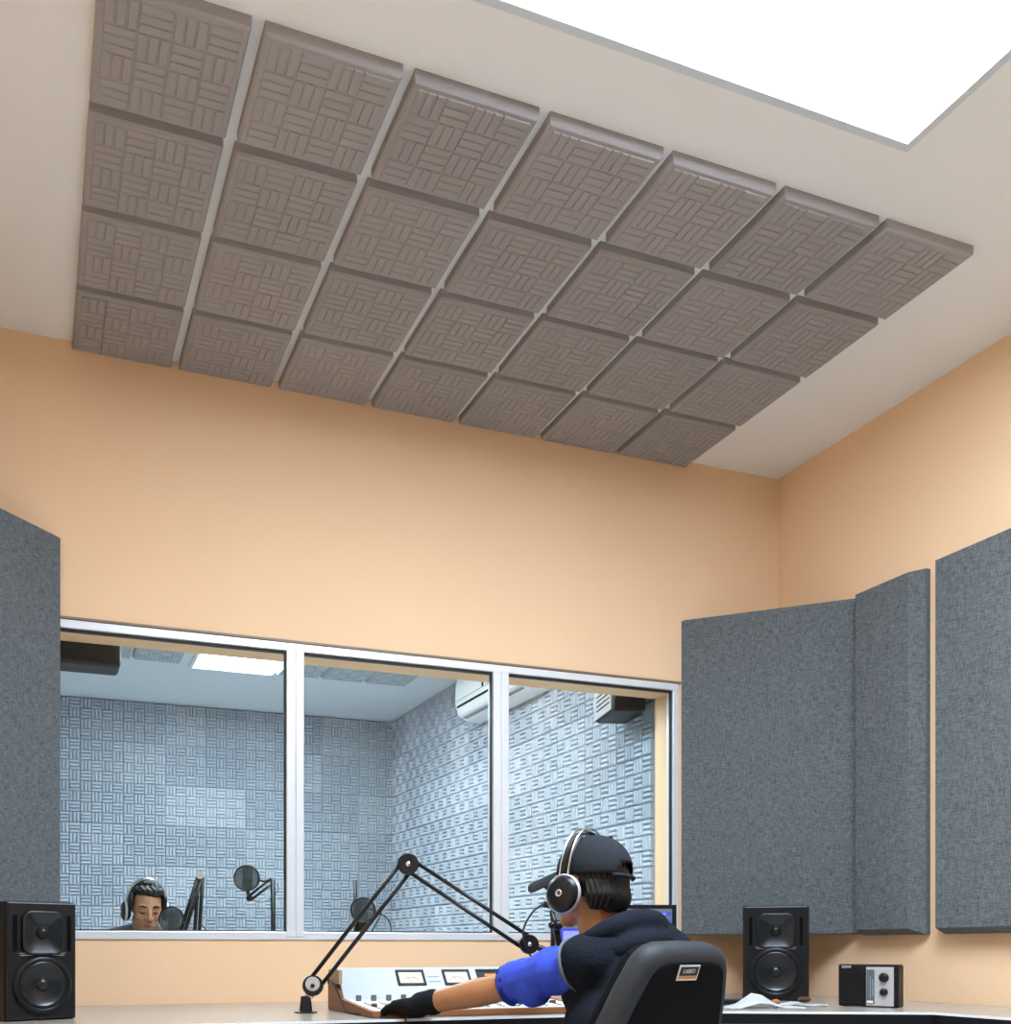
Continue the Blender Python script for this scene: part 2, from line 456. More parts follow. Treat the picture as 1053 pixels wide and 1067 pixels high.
PB = 0.302
ordw = ['first', 'second', 'third', 'fourth', 'fifth', 'sixth', 'seventh', 'eighth', 'ninth', 'tenth', 'eleventh', 'twelfth']
bt0 = obj('acoustic_foam_tile', foam_mesh(.3018, .042, .018, 4, 0, .84, .45, 0, .003), M['foam_booth'])
first = True
for r in range(6):
    for c in range(9):
        t = bt0 if first else bt0.copy()
        if not first: COL.objects.link(t)
        first = False
        t.location = (BXR - .02 - PB * (c + .5), YBK, ZB - PB * (r + .5) - .004)
        t.rotation_euler = (PI / 2, (PI / 2) * random.choice((0, 1, 2, 3)), 0)
        tag(t, 'far booth wall foam tile, %s row below ceiling, %s column left of the corner' % (ordw[r], ordw[c]), 'acoustic tile', 'foam tiles on the far booth wall')
for r in range(6):
    for c in range(12):
        t = bt0.copy(); COL.objects.link(t)
        t.location = (BXR, YBK - .044 - PB * (c + .5), ZB - PB * (r + .5) - .004)
        t.rotation_mode = 'QUATERNION'
        q = Matrix.Rotation(-PI / 2, 4, 'Y') @ Matrix.Rotation((PI / 2) * random.choice((0, 2)) + (PI / 2) * (c % 2), 4, 'Z')
        t.rotation_quaternion = q.to_quaternion()
        tag(t, 'right booth wall foam tile, %s row below ceiling, %s column from the far corner' % (ordw[r], ordw[c]), 'acoustic tile', 'foam tiles on the right booth wall')
# few foam tiles on the booth ceiling
ct0 = None
for (x, y, lab) in ((.735, 6.30, 'grey foam tile on the booth ceiling just left of its light'), (.43, 6.30, 'grey foam tile on the booth ceiling above the hanging dark box'),
                    (1.64, 6.34, 'grey foam tile on the booth ceiling, left one of the three in the middle pane'), (1.945, 6.34, 'grey foam tile on the booth ceiling, central one of the three in the middle pane'),
                    (2.25, 6.34, 'grey foam tile on the booth ceiling, right one of the three in the middle pane')):
    if ct0 is None:
        t = ct0 = obj('acoustic_foam_tile', foam_mesh(.295, .04, .006, 4, .01, .9, .7), mat('booth_ceiling_foam', (0.48, 0.53, 0.56), .95))
    else:
        t = ct0.copy(); COL.objects.link(t)
    t.location = (x, y, ZB); t.rotation_euler = (PI, 0, 0)
    tag(t, lab, 'acoustic tile', 'foam tiles on the booth ceiling')

# ------------------------------------------------------------------ fabric panels
PZ0, PZ1 = 1.026, 2.423
def corner_panel(front, back, label):
    bm = bmesh.new(); prism(bm, [front[0], front[1], back[1], back[0]], PZ0, PZ1)
    bmesh.ops.recalc_face_normals(bm, faces=bm.faces)
    bmesh.ops.bevel(bm, geom=list(bm.edges), offset=.004, segments=2, affect='EDGES')
    o = obj('acoustic_baffle', bm, M['fabric']); tag(o, label, 'acoustic panel')
corner_panel(((2.706, D - .002), (XR - .004, 3.285)), ((2.775, D - .002), (XR - .004, 3.355)), 'tall blue-grey fabric panel set across the corner behind the right loudspeaker')
corner_panel(((.0985, D - .014), (XL + .003, 3.25)), ((.03, D - .014), (XL + .003, 3.32)), 'tall blue-grey fabric panel across the left corner above the left loudspeaker')
def wall_panel(y0, y1, z0, z1, label):
    bm = bmesh.new(); T = .072; i = .038
    A = [(XR - .001, y0, z0), (XR - .001, y1, z0), (XR - .001, y1, z1), (XR - .001, y0, z1)]
    Bk = [(XR - .022, y0, z0), (XR - .022, y1, z0), (XR - .022, y1, z1), (XR - .022, y0, z1)]
    F = [(XR - T, y0 + i, z0 + i * .6), (XR - T, y1 - .004, z0 + i * .6), (XR - T, y1 - .004, z1 - .008), (XR - T, y0 + i, z1 - .008)]
    r = [[bm.verts.new(p) for p in q] for q in (A, Bk, F)]
    bm.faces.new(r[0][::-1]); bm.faces.new(r[2])
    for a, b in zip(r, r[1:]):
        for q in range(4): bm.faces.new((a[q], a[(q + 1) % 4], b[(q + 1) % 4], b[q]))
    o = obj('acoustic_baffle', bm, M['fabric']); tag(o, label, 'acoustic panel')
wall_panel(2.955, 3.262, PZ0 - .005, PZ1, 'narrow blue-grey fabric panel on the right wall between the corner panel and the wide one')
wall_panel(1.62, 2.872, PZ0 - .005, PZ1, 'wide blue-grey fabric panel on the right wall cut by the right picture edge')

# ------------------------------------------------------------------ desk
ZD = CAMZ - .205
desk = thing('desk', 'long beige laminate studio desk with white edge highlight along the window wall', 'desk', (1.4, 3.3, 0))
DP = [(XL + .003, D - .003), (XL + .003, 2.77), (2.10, 2.77), (2.72, 2.47), (2.72, .9), (XR - .003, .9), (XR - .003, D - .003)]
at0 = (1.4, 3.3, 0)
bm = bmesh.new(); prism(bm, DP, ZD - .028, ZD); obj('worktop', bm, M['desk'], desk, at=at0)
def band(p, q, off, t, z0, z1):
    p, q = Vector(p), Vector(q); d = (q - p).normalized(); n = Vector((d.y, -d.x))
    a, b = p + n * off, q + n * off
    return [(a.x, a.y), (b.x, b.y), (b.x + n.x * t, b.y + n.y * t), (a.x + n.x * t, a.y + n.y * t)], z0, z1
bm = bmesh.new()
for p, q in zip(DP[1:4], DP[2:5]): prism(bm, *band(p, q, 0.0, .003, ZD - .007, ZD + .0005))  # highlight along the desk edge, painted as a thin white band
obj('edge_highlight_band', bm, M['desk_highlight'], desk, at=at0)
bm = bmesh.new()
for p, q in zip(DP[1:4], DP[2:5]): prism(bm, *band(p, q, 0.0, .002, ZD - .040, ZD - .0072))
obj('apron', bm, M['black'], desk, at=at0)
bm = bmesh.new()
for p, q in zip(DP[1:4], DP[2:5]): prism(bm, *band(p, q, -.05, .02, 0.0, ZD - .028))
obj('modesty_panel', bm, M['panelgrey'], desk, at=at0)

# ------------------------------------------------------------------ studio monitors
def monitor_speaker(loc, rz, Wd, H, Dp, label):
    t = thing('monitor_loudspeaker', label, 'loudspeaker', loc, rz, 'studio loudspeakers on the desk')
    w = Wd / 2; s = H / .37
    # local: front at y=0 facing -y, body towards +y
    obj('cabinet', B((-w, w, .004, Dp, 0, H), bevel=.006), M['black'], t)
    zt, zw, rw = H * .735, H * .30, Wd * .335
    # front baffle with a raised surround following the two drivers
    bm = B((-w + .004, w - .004, -.008, .004, .004, H - .004), bevel=.003)
    pts = []
    for a in range(-50, 231, 10):
        pass
    obj('baffle', bm, M['satin'], t)
    bm = bmesh.new()
    lathe(bm, [(rw * 1.24, -.001), (rw * 1.20, .010), (rw * 1.08, .0145), (rw * 1.0, .013), (rw * .985, .009)], (0, -.008, zw), (0, -1, 0), 56)
    obj('woofer_ring', bm, M['satin'], t, smooth=True)
    bm = bmesh.new()
    lathe(bm, [(rw * .99, .009), (rw * .95, .0125), (rw * .89, .0135), (rw * .84, .011), (rw * .80, .0095), (rw * .55, .0055), (rw * .30, .002), (0, .002)], (0, -.008, zw), (0, -1, 0), 56)
    wf = obj('woofer', bm, M['cone'], t, smooth=True)
    bm = bmesh.new(); lathe(bm, [(rw * .27, .002), (rw * .24, .007), (rw * .16, .0105), (rw * .08, .012), (0, .0124)], (0, -.008, zw), (0, -1, 0), 32)
    obj('dust_cap', bm, M['cone'], wf, smooth=True)
    # waveguide: rounded square plate, shallow horn and dome
    bm = bmesh.new(); hw = Wd * .29; hh = H * .185
    ring = []
    for sx, sz, a0 in ((1, 1, 0), (-1, 1, 90), (-1, -1, 180), (1, -1, 270)):
        for a in range(0, 91, 15):
            an = math.radians(a0 + a); rr = .028 * s
            ring.append((sx * (hw - rr) + math.cos(an) * rr, sz * (hh - rr) + math.sin(an) * rr))
    def rg(f, y): return [bm.verts.new((x * f, y, zt + z * f)) for x, z in ring]
    R = [rg(1.0, -.006), rg(1.0, -.018), rg(.95, -.0215), rg(.90, -.0205), rg(.60, -.013), rg(.26, -.0095)]
    for a, b in zip(R, R[1:]):
        for q in range(len(ring)): bm.faces.new((a[q], a[(q + 1) % len(ring)], b[(q + 1) % len(ring)], b[q]))
    bm.faces.new(R[-1])
    wg = obj('waveguide', bm, M['cone'], t, smooth=True)
    bm = bmesh.new(); lathe(bm, [(.020 * s, 0), (.0195 * s, .004), (.014 * s, .011 * s), (.007 * s, .0145 * s), (0, .0155 * s)], (0, -.0095, zt), (0, -1, 0), 24)
    obj('tweeter_dome', bm, M['chrome'] if False else M['satin'], wg, smooth=True)
    for sx in (-1, 1):
        bm = B((sx * w * .76 - .006, sx * w * .76 + .006, -.0095, -.007, H * .58, H * .88), bevel=.0008)
        obj('port_slot', bm, M['darkgap'], t)
        bm = B((sx * w * .45 - .017, sx * w * .45 + .017, -.0115, -.0085, H * .545, H * .551), (sx * w * .47 - .019, sx * w * .47 + .019, -.0115, -.0085, H * .562, H * .566))
        obj('trim_bar', bm, M['silver'], t)
    return t
lsp = W(-.355 * 2.90, 2.90, ZD)
monitor_speaker(lsp, math.radians(21), .205, .340, .26, 'black two-way studio loudspeaker at the left end of the desk')
rsp = W(.3699 * 4.0, 4.0, ZD)
monitor_speaker(rsp, math.radians(-38.5), .246, .375, .25, 'black two-way studio loudspeaker behind the crumpled white paper on the right')

# ------------------------------------------------------------------ portable radio
rp = W(.4605 * 3.54, 3.54, ZD)
rt = thing('portable_radio', 'small black portable radio with silver dial plate on the right desk', 'radio', rp, math.radians(-65))
w2, h2, d2 = .102, .150, .055
obj('case', B((-w2, w2, 0, d2, .002, h2), bevel=.007, seg=3), M['black'], rt)
bm = B(*[(-w2 + .008, w2 * -.10, -.0025, .001, .014 + i * .0082, .0185 + i * .0082) for i in range(14)])
obj('grille', bm, M['satin'], rt)
plate = obj('dial_plate', B((w2 * -.04, w2 * .86, -.003, .001, .006, h2 - .009), bevel=.001), M['silver'], rt)
obj('tuning_scale', B((w2 * -.02, w2 * .24, -.0045, -.002, .012, h2 - .018)), M['knobgrey'], plate)
bm = B(*[(w2 * .0, w2 * .05, -.0052, -.0044, .034 + i * .0085, .0355 + i * .0085) for i in range(11)], (w2 * .16, w2 * .21, -.0052, -.0044, .040, .1), (w2 * .09, w2 * .12, -.0055, -.0044, .03, h2 - .04))
obj('scale_marks', bm, M['print'], plate)
obj('slider_button', B((w2 * .0, w2 * .20, -.008, -.004, .015, .024), bevel=.001), M['lightprint'], plate)
for z, r in ((.105, .0165), (.055, .0135)):
    bm = bmesh.new(); lathe(bm, [(r, 0), (r, .006), (r * .85, .011), (r * .3, .0125), (0, .0128)], (w2 * .55, -.002, z), (0, -1, 0), 28)
    obj('knob', bm, M['satin'], rt, smooth=True)
bm = text_bm('SONY', .0125); xform(bm, Matrix.Translation((-w2 * .70, -.0012, h2 - .0095)) @ Matrix.Rotation(PI / 2, 4, 'X'))
obj('lettering', bm, M['lightprint'], rt)
for sx in (-1, 1): obj('foot', B((sx * w2 * .8 - .006, sx * w2 * .8 + .006, .01, .045, 0, .003)), M['gasket'], rt)

# ------------------------------------------------------------------ papers and crumbs
def paper_sheet(cx, cy, a, w, h, peak, label, z=0.0, seed=1):
    rnd = random.Random(seed); bm = bmesh.new(); n = 9; g = []
    for i in range(n):
        row = []
        for j in range(n):
            u, v = i / (n - 1) - .5, j / (n - 1) - .5
            zz = peak * max(0, 1 - abs(u + .08) * 3.4) * max(0, 1 - abs(v) * 1.3) + rnd.uniform(0, .004) + z
            x = u * w * (1 - .25 * abs(v)); y = v * h
            row.append(bm.verts.new((cx + x * math.cos(a) - y * math.sin(a), cy + x * math.sin(a) + y * math.cos(a), ZD + .0015 + zz)))
        g.append(row)
    for i in range(n - 1):
        for j in range(n - 1): bm.faces.new((g[i][j], g[i + 1][j], g[i + 1][j + 1], g[i][j + 1]))
    r = bmesh.ops.solidify(bm, geom=list(bm.faces), thickness=.0012)
    o = obj('paper_wrapper', bm, M['paper']); tag(o, label, 'paper')
    return o
p1 = W(.356 * 3.50, 3.50, 0); p2 = W(.392 * 3.60, 3.60, 0)
paper_sheet(p1.x, p1.y, -YAW, .29, .14, .055, 'peaked white paper wrapper on the desk in front of the right loudspeaker', seed=3)
paper_sheet(p2.x, p2.y, -YAW - .2, .20, .13, .012, 'flat crumpled white paper lying right of the peaked wrapper', z=.002, seed=5)
def crumb(px, py, d, sx, sy, sz, label, m='bread', name='bread_piece'):
    c = CC(px, py, d); c.z = max(c.z, ZD + .012)
    bm = bmesh.new(); ell(bm, c, (sx, sy, sz), seg=12, rings=8)
    rnd = random.Random(px)
    for v in bm.verts: v.co += Vector((rnd.uniform(-1, 1), rnd.uniform(-1, 1), rnd.uniform(-1, 1))) * sz * .22
    o = obj(name, bm, M[m], smooth=True); tag(o, label, 'food')
crumb(781, 1044, 3.53, .009, .008, .006, 'tiny brown bread crumb on the peaked paper')
crumb(808, 1044, 3.53, .017, .012, .009, 'golden brown bread chunk on the papers below the right loudspeaker')
crumb(838, 1041.5, 3.56, .026, .016, .010, 'dark brown snack bar at the right end of the papers', 'brown', 'snack_bar')
kb = W(.318 * 3.75, 3.75, ZD)
t = thing('keyboard', 'black keyboard corner showing between the chair and the papers', 'keyboard', kb, -YAW + .5)
obj('case', B((-.2, .03, -.07, .07, .002, .018), bevel=.003), M['black'], t)
obj('keys', B(*[(-.19 + i * .018, -.175 + i * .018, -.06 + j * .024, -.041 + j * .024, .016, .023) for i in range(12) for j in range(5)]), M['knobgrey'], t)

# ------------------------------------------------------------------ mixing console
CX0, CX1 = .955, 1.665
YR, YBR0, YBR1, YBK2 = 2.845, 3.157, 3.235, 3.30   # front rail, bridge foot, bridge top, back
con = thing('mixing_console', 'pale blue broadcast console with meters and wooden rails on the desk', 'mixing console', (1.3, 3.05, ZD))
ca = (1.3, 3.05, ZD)
ZR, ZF, ZT = .781, .800, .902
def side(x, name='side_cheek'):
    bm = bmesh.new()
    pr = [(YR, ZD + .001), (YR, ZR), (YBR0, ZF + .004), (YBR1 - .02, ZF + .05), (YBK2, ZF + .05), (YBK2, ZD + .001)]
    a = [bm.verts.new((x, y, z)) for y, z in pr]; b = [bm.verts.new((x + .014, y, z)) for y, z in pr]
    bm.faces.new(a[::-1]); bm.faces.new(b)
    for i in range(len(pr)): bm.faces.new((a[i], a[(i + 1) % len(pr)], b[(i + 1) % len(pr)], b[i]))
    obj(name, bm, M['wood'], con, at=ca)
side(CX0 - .014); side(CX1)
obj('front_rail', B((CX0 - .014, CX1 + .014, YR - .022, YR, ZD + .001, ZR + .001), bevel=.003), M['wood'], con, at=ca)
bm = bmesh.new()   # sloping deck
a = [bm.verts.new(p) for p in ((CX0, YR, ZR - .016), (CX1, YR, ZR - .016), (CX1, YBR0, ZF - .016), (CX0, YBR0, ZF - .016))]
b = [bm.verts.new(p) for p in ((CX0, YR, ZR - .001), (CX1, YR, ZR - .001), (CX1, YBR0, ZF), (CX0, YBR0, ZF))]
bm.faces.new(a[::-1]); bm.faces.new(b)
for i in range(4): bm.faces.new((a[i], a[(i + 1) % 4], b[(i + 1) % 4], b[i]))
deck = obj('deck', bm, M['deck'], con, at=ca)
bm = bmesh.new()   # meter bridge
pr = [(YBR0, ZF), (YBR1, ZT), (YBK2, ZT - .004), (YBK2, ZD + .02), (YBR0, ZD + .02)]
a = [bm.verts.new((CX0, y, z)) for y, z in pr]; b = [bm.verts.new((CX1, y, z)) for y, z in pr]
bm.faces.new(a[::-1]); bm.faces.new(b)
for i in range(len(pr)): bm.faces.new((a[i], a[(i + 1) % 5], b[(i + 1) % 5], b[i]))
bridge = obj('meter_bridge', bm, M['console'], con, at=ca)
obj('bridge_side', B((CX0 - .012, CX0, YBR1 - .055, YBK2, ZF + .05, ZT - .006)), M['woodlight'], con, at=ca)
# meters lie in the bridge face: local frame on the face
fy = Vector((0, YBR1 - YBR0, ZT - ZF)).normalized(); fx = Vector((1, 0, 0)); fn = fx.cross(fy)
def onface(x, v, lift=0.0): return Vector((x, YBR0, ZF)) + fy * v + fn * lift
def fbox(x0, x1, v0, v1, l0, l1):
    bm = B((x0, x1, v0, v1, l0, l1)); return xform(bm, basis_m(onface(0, 0), fx, fy, fn))
def fjoin(lst):
    out = bmesh.new()
    for q in lst:
        me = bpy.data.meshes.new('q'); q.to_mesh(me); q.free(); out.from_mesh(me); bpy.data.meshes.remove(me)
    return out
def face_x(px): # where a picture column meets the bridge face
    a = (px - 417.66) / 1055.14; return (a * _c + _s) / (_c - a * _s) * 3.2
for (xa, xb, kind) in ((414, 443, 0), (462.5, 490.5, 0), (498, 530, 1)):
    X0, X1 = face_x(xa), face_x(xb); v0, v1, q = .052, .115, .0075
    fr = obj('level_meter', fjoin([fbox(X0, X1, v1 - q, v1, 0, .006), fbox(X0, X1, v0, v0 + q, 0, .006), fbox(X0, X0 + q, v0, v1, 0, .006), fbox(X1 - q, X1, v0, v1, 0, .006)]), M['gasket'], bridge)
    fr.location = (0, 0, 0)
    bmesh_at = Vector(ca)
    fr.data.transform(Matrix.Translation(-bmesh_at))
    fc = obj('meter_face', fbox(X0 + q, X1 - q, v0 + q, v1 - q, 0, .002), M['meter'] if not kind else M['meterdark'], fr, at=ca)
    if not kind:
        bm = bmesh.new(); cx = (X0 + X1) / 2
        tube(bm, [onface(cx + .028 * math.cos(math.radians(t)) , v0 + .012 + .022 * math.sin(math.radians(t)), .003) for t in range(20, 161, 14)], .0008, 6)
        tube(bm, [onface(cx, v0 + .012, .003), onface(cx - .014, v0 + .036, .003)], .0005, 5)
        obj('meter_scale', bm, M['print'], fr, at=ca)
    else:
        obj('meter_scale', fjoin([fbox(X0 + .03, X1 - .014, v1 - .028, v1 - .018, .002, .003), fbox(X0 + .045, X1 - .02, v1 - .042, v1 - .034, .002, .003)]), M['orange'], fr, at=ca)
xa, xb = face_x(446.5), face_x(459)
obj('printed_caption', fjoin([fbox(xa + i * (xb - xa) / 7, xa + (i + .7) * (xb - xa) / 7, .086, .091, 0, .0008) for i in range(7)] + [fbox(xa, xb, .066, .070, 0, .0008)]), M['print'], bridge, at=ca)
# deck controls
def deck_pt(x, f, up=0): return Vector((x, YR + (YBR0 - YR) * f, ZR + (ZF - ZR) * f + up))
nch = 13
for i in range(nch):
    x = CX0 + .035 + i * .0515
    p = deck_pt(x, .86)
    bm = B((x - .008, x + .008, p.y - .006, p.y + .006, p.z - .001, p.z + .019), bevel=.002); obj('knob', bm, M['knobgrey'], deck, at=ca)
    p = deck_pt(x, .35 + .08 * math.sin(i * 2.1))
    a, b = deck_pt(x, .15), deck_pt(x, .68)
    bm = bmesh.new(); tube(bm, [a, b], .0016, 6)
    obj('fader_slot', bm, M['darkgap'], deck, at=ca)
    bm = B((x - .007, x + .007, p.y - .011, p.y + .011, p.z, p.z + .010), bevel=.002); obj('fader', bm, M['lightprint'] if i % 3 else M['brown'], deck, at=ca)
# cable at the left end of the console
bm = bmesh.new()
cp = [(.93, 3.26, .850), (.925, 3.24, .868), (.932, 3.20, .850), (.934, 3.14, .815), (.930, 3.09, .790), (.928, 3.05, ZD + .006), (.935, 2.98, ZD + .004), (.97, 2.80, ZD + .004), (1.02, 2.765, ZD + .003), (1.03, 2.755, ZD - .04), (1.03, 2.755, ZD - .2)]
tube(bm, cp, .0028, 8)
tag(obj('cable', bm, M['gasket'], smooth=True), 'thin black cable draped down the left end of the console', 'cable')

# ------------------------------------------------------------------ scissor microphone arm
def smoothpath(pts, n=6):
    pts = [Vector(p) for p in pts]; out = []
    for i in range(len(pts) - 1):
        p0, p1, p2, p3 = pts[max(i - 1, 0)], pts[i], pts[i + 1], pts[min(i + 2, len(pts) - 1)]
        for k in range(n):
            t = k / n
            out.append(.5 * ((2 * p1) + (p2 - p0) * t + (2 * p0 - 5 * p1 + 4 * p2 - p3) * t * t + (3 * p1 - p0 - 3 * p2 + p3) * t ** 3))
    out.append(pts[-1]); return out

base = CC(318.5, 1055, 3.24); base.z = ZD
J1 = CC(326, 1027, 3.24); J2 = CC(425, 900.5, 3.13); J3 = CC(551, 984, 3.03)
arm = thing('microphone_boom_arm', 'large black scissor microphone arm clamped to the desk in front of the window', 'microphone arm', base)
def aobj(n, bm, m, p=arm, smooth=True): return obj(n, bm, m, p, smooth=smooth, at=base)
bm = bmesh.new(); lathe(bm, [(0, 0), (.036, 0), (.036, .004), (.022, .006), (.021, .006), (.016, .052), (.012, .054), (0, .054)], base, (0, 0, 1), 28)
aobj('desk_clamp', bm, M['dark'], smooth=False)
vdir = CV(0, -1)      # towards the room
bm = bmesh.new(); tube(bm, [base + Vector((0, 0, .05)), J1 - Vector((.0, 0, .03))], .009, 12); aobj('swivel_pin', bm, M['chrome'])
bm = bmesh.new(); lathe(bm, [(0, -.013), (.033, -.013), (.034, 0), (.033, .013), (0, .013)], J1, vdir, 32); yk = aobj('lower_joint', bm, M['dark'], smooth=False)
bm = bmesh.new(); lathe(bm, [(.022, .0125), (.023, .0145), (0, .0150)], J1 + Vector((0, 0, .006)), vdir, 24); aobj('joint_plate', bm, M['silver'], yk, smooth=False)
bm = bmesh.new(); lathe(bm, [(.007, .015), (.006, .02), (0, .021)], J1, vdir, 16); aobj('bolt', bm, M['dark'], yk)
bm = bmesh.new(); lathe(bm, [(0, -.014), (.030, -.014), (.033, -.010), (.033, .010), (.030, .014), (0, .014)], J2, vdir, 32); el = aobj('elbow_joint', bm, M['dark'], smooth=False)
bm = bmesh.new(); lathe(bm, [(.008, .014), (.006, .017), (0, .018)], J2, vdir, 16); aobj('bolt', bm, M['chrome'], el)
def bars(A, Bp, o1, o2, r, name):
    d = (Bp - A).normalized(); n = vdir.cross(d).normalized()
    for sgn in (1, -1):
        bm = bmesh.new(); tube(bm, [A + n * sgn * o1, Bp + n * sgn * o2], r, 10); aobj(name, bm, M['dark'])
bars(J1, J2, .020, .020, .0068, 'lower_bar')
bars(J2, J3, .018, .020, .0062, 'upper_bar')
bm = bmesh.new(); lathe(bm, [(0, -.012), (.028, -.012), (.030, .0), (.028, .012), (0, .012)], J3, vdir, 28); hj = aobj('head_joint', bm, M['dark'], smooth=False)
bm = bmesh.new(); lathe(bm, [(.007, .012), (.006, .016), (0, .017)], J3, vdir, 14); aobj('bolt', bm, M['chrome'], hj)
E2 = CC(585, 996, 3.05)
bm = bmesh.new(); tube(bm, [J3, E2], .010, 10); aobj('microphone_mount', bm, M['dark'])
# microphone beyond the presenter, hung from the end of the arm
mt = thing('microphone', 'black studio microphone with round mount in front of the seated presenter', 'microphone', E2)
bm = bmesh.new(); tube(bm, [E2 + Vector((0, 0, -.004)), CC(579, 966, 3.05), CC(574, 949, 3.05)], [.009, .011, .006], 12); obj('stem', bm, M['dark'], mt, True, at=E2)
bm = bmesh.new(); tube(bm, [CC(566, 942, 3.05), CC(579, 945, 3.05)], .010, 12); obj('bracket', bm, M['dark'], mt, True, at=E2)
bm = bmesh.new()
for px, r in ((575, .012), (581, .016)):
    ell(bm, CC(px, 964, 3.04), (r, r, r))
obj('thumb_screw', bm, M['satin'], mt, True, at=E2)
bm = bmesh.new(); tube(bm, smoothpath([CC(566, 942, 3.04), CC(556, 949, 3.03), (CC(547, 963, 3.02)), CC(545, 975, 3.01), CC(549, 990, 3.02), CC(556, 1000, 3.04)]), .0034, 8)
tag(obj('microphone_cable', bm, M['gasket'], smooth=True), 'black cable looping between the arm head and the microphone', 'cable')

# ------------------------------------------------------------------ computer monitor
mp = W((638.5 - 417.66) / 1055.14 * 3.70, 3.70, ZD)
mon = thing('computer_monitor', 'black flat computer monitor with blue screen behind the seated presenter', 'monitor', mp, -YAW)
mw = .228; mz0, mz1 = .085, CAMZ + (988.5 - 943) / 1055.14 * 3.70 - ZD
bz = .014
obj('bezel', B((-mw, mw, -.014, .004, mz1 - bz, mz1), (-mw, mw, -.014, .004, mz0, mz0 + bz), (-mw, -mw + bz, -.014, .004, mz0 + bz, mz1 - bz), (mw - bz, mw, -.014, .004, mz0 + bz, mz1 - bz)), M['black'], mon)
obj('back_shell', B((-mw + .006, mw - .006, .002, .035, mz0 + .006, mz1 - .006), bevel=.004), M['black'], mon)
scr = obj('screen', B((-mw + bz, mw - bz, -.004, .001, mz0 + bz, mz1 - bz)), M['screen'], mon)
rows = []
for i in range(9):
    z = mz1 - .032 - i * .026
    rows.append((mw - .075, mw - bz - .004, -.0055, -.003, z - .008, z + .006))
rows.append((-mw + .03, -mw + .19, -.0055, -.003, mz0 + .03, mz1 - .085))
for q in rows: obj('screen_window', B(q), M['blueled'], scr)
for i in range(9): obj('screen_text', B((mw - .068 + (i % 2) * .012, mw - .036 + (i % 3) * .006, -.0062, -.005, mz1 - .036 - i * .026, mz1 - .030 - i * .026)), M['bluewhite'], scr)
obj('screen_text', B((-mw + .045, -mw + .11, -.0062, -.005, mz1 - .13, mz1 - .095)), M['bluewhite'], scr)
obj('stand', B((-.02, .02, .036, .056, .01, mz0 + .1), (-.11, .11, -.05, .11, 0, .012), (-.03, .03, .030, .045, mz0 + .03, mz0 + .12), bevel=.003), M['black'], mon)

# ------------------------------------------------------------------ office chair
def up(v, z): return Vector((v.x, v.y, z))
cf = CV(-.6, .8); cr = CV(.8, .6); cb = -cf
Bc = W(.560, 2.455, .555)
seatc = Bc + cf * .25; seatc.z = 0
chair = thing('office_chair', 'black upholstered office chair seen from behind with a small orange tag', 'chair', (seatc.x, seatc.y, 0))
cat_ = (seatc.x, seatc.y, 0)
lean = math.radians(20)
wv = (Vector((0, 0, 1)) * math.cos(lean) + cb * math.sin(lean)).normalized()
nv = cr.cross(wv).normalized()            # forward or back
if nv.dot(cb) < 0: nv = -nv
def cobj(n, bm, m, p=chair, smooth=True): return obj(n, bm, m, p, smooth, at=cat_)
prof = [(-.225, 0), (-.236, .05), (-.232, .12), (-.212, .22), (-.178, .34), (-.152, .41), (-.140, .428), (-.122, .440), (-.095, .448), (0, .451), (.095, .448), (.122, .440), (.140, .428), (.152, .41), (.178, .34), (.212, .22), (.232, .12), (.236, .05), (.225, 0)]
def outline(f, add=0):
    out = []
    for u, v in prof: out.append((u * f, .224 + (v - .224) * f))
    return out
def shell(layers):
    """layers of (scale, offset along back normal)"""
    bm = bmesh.new(); rings = []
    for f, o_, sag in layers:
        rings.append([bm.verts.new(Bc + cr * u + wv * v + nv * (o_ - sag * (u / .23) ** 2)) for u, v in outline(f)])
    for a, b in zip(rings, rings[1:]):
        for i in range(len(a)): bm.faces.new((a[i], a[(i + 1) % len(a)], b[(i + 1) % len(a)], b[i]))
    bm.faces.new(rings[0][::-1]); bm.faces.new(rings[-1])
    return bm
bk = cobj('backrest', shell([(.94, -.030, 0), (1.0, -.018, 0), (1.01, .0, 0), (1.0, .018, 0), (.93, .034, .0), (.86, .036, 0)]), M['chairrim'], smooth=True)
cobj('back_upholstery', shell([(.86, .030, 0), (.855, .0375, 0), (.83, .040, 0), (.5, .041, 0)]), M['chairfab'], bk, smooth=False)
cobj('back_cushion', shell([(.93, -.026, 0), (.92, -.05, 0), (.85, -.066, 0), (.6, -.07, 0)]), M['chairfab'], smooth=False)
# tag on the back
tc = Bc + cr * -.012 + wv * .394 + nv * .041
tw, th = .036, .0185
tm = basis_m(tc, -cr * -1, wv, nv)
if cr.cross(wv).dot(nv) < 0: pass
def tb(bm): return xform(bm, tm)
tg = cobj('label_plate', tb(B((-tw, tw, -th, th, -.0005, .0015))), M['lightprint'], bk, smooth=False)
cobj('label_field', tb(B((-tw + .004, tw - .004, -th + .012, th - .004, .001, .0022))), M['gasket'], tg, smooth=False)
cobj('label_stripe', tb(B((-tw + .004, tw - .004, -th + .004, -th + .012, .001, .0022))), M['orange'], tg, smooth=False)
bm = text_bm('LABEO', .014, .0003)
cobj('lettering', tb(xform(bm, Matrix.Translation((0, .004, .0026)))), M['lightprint'], tg, smooth=False)
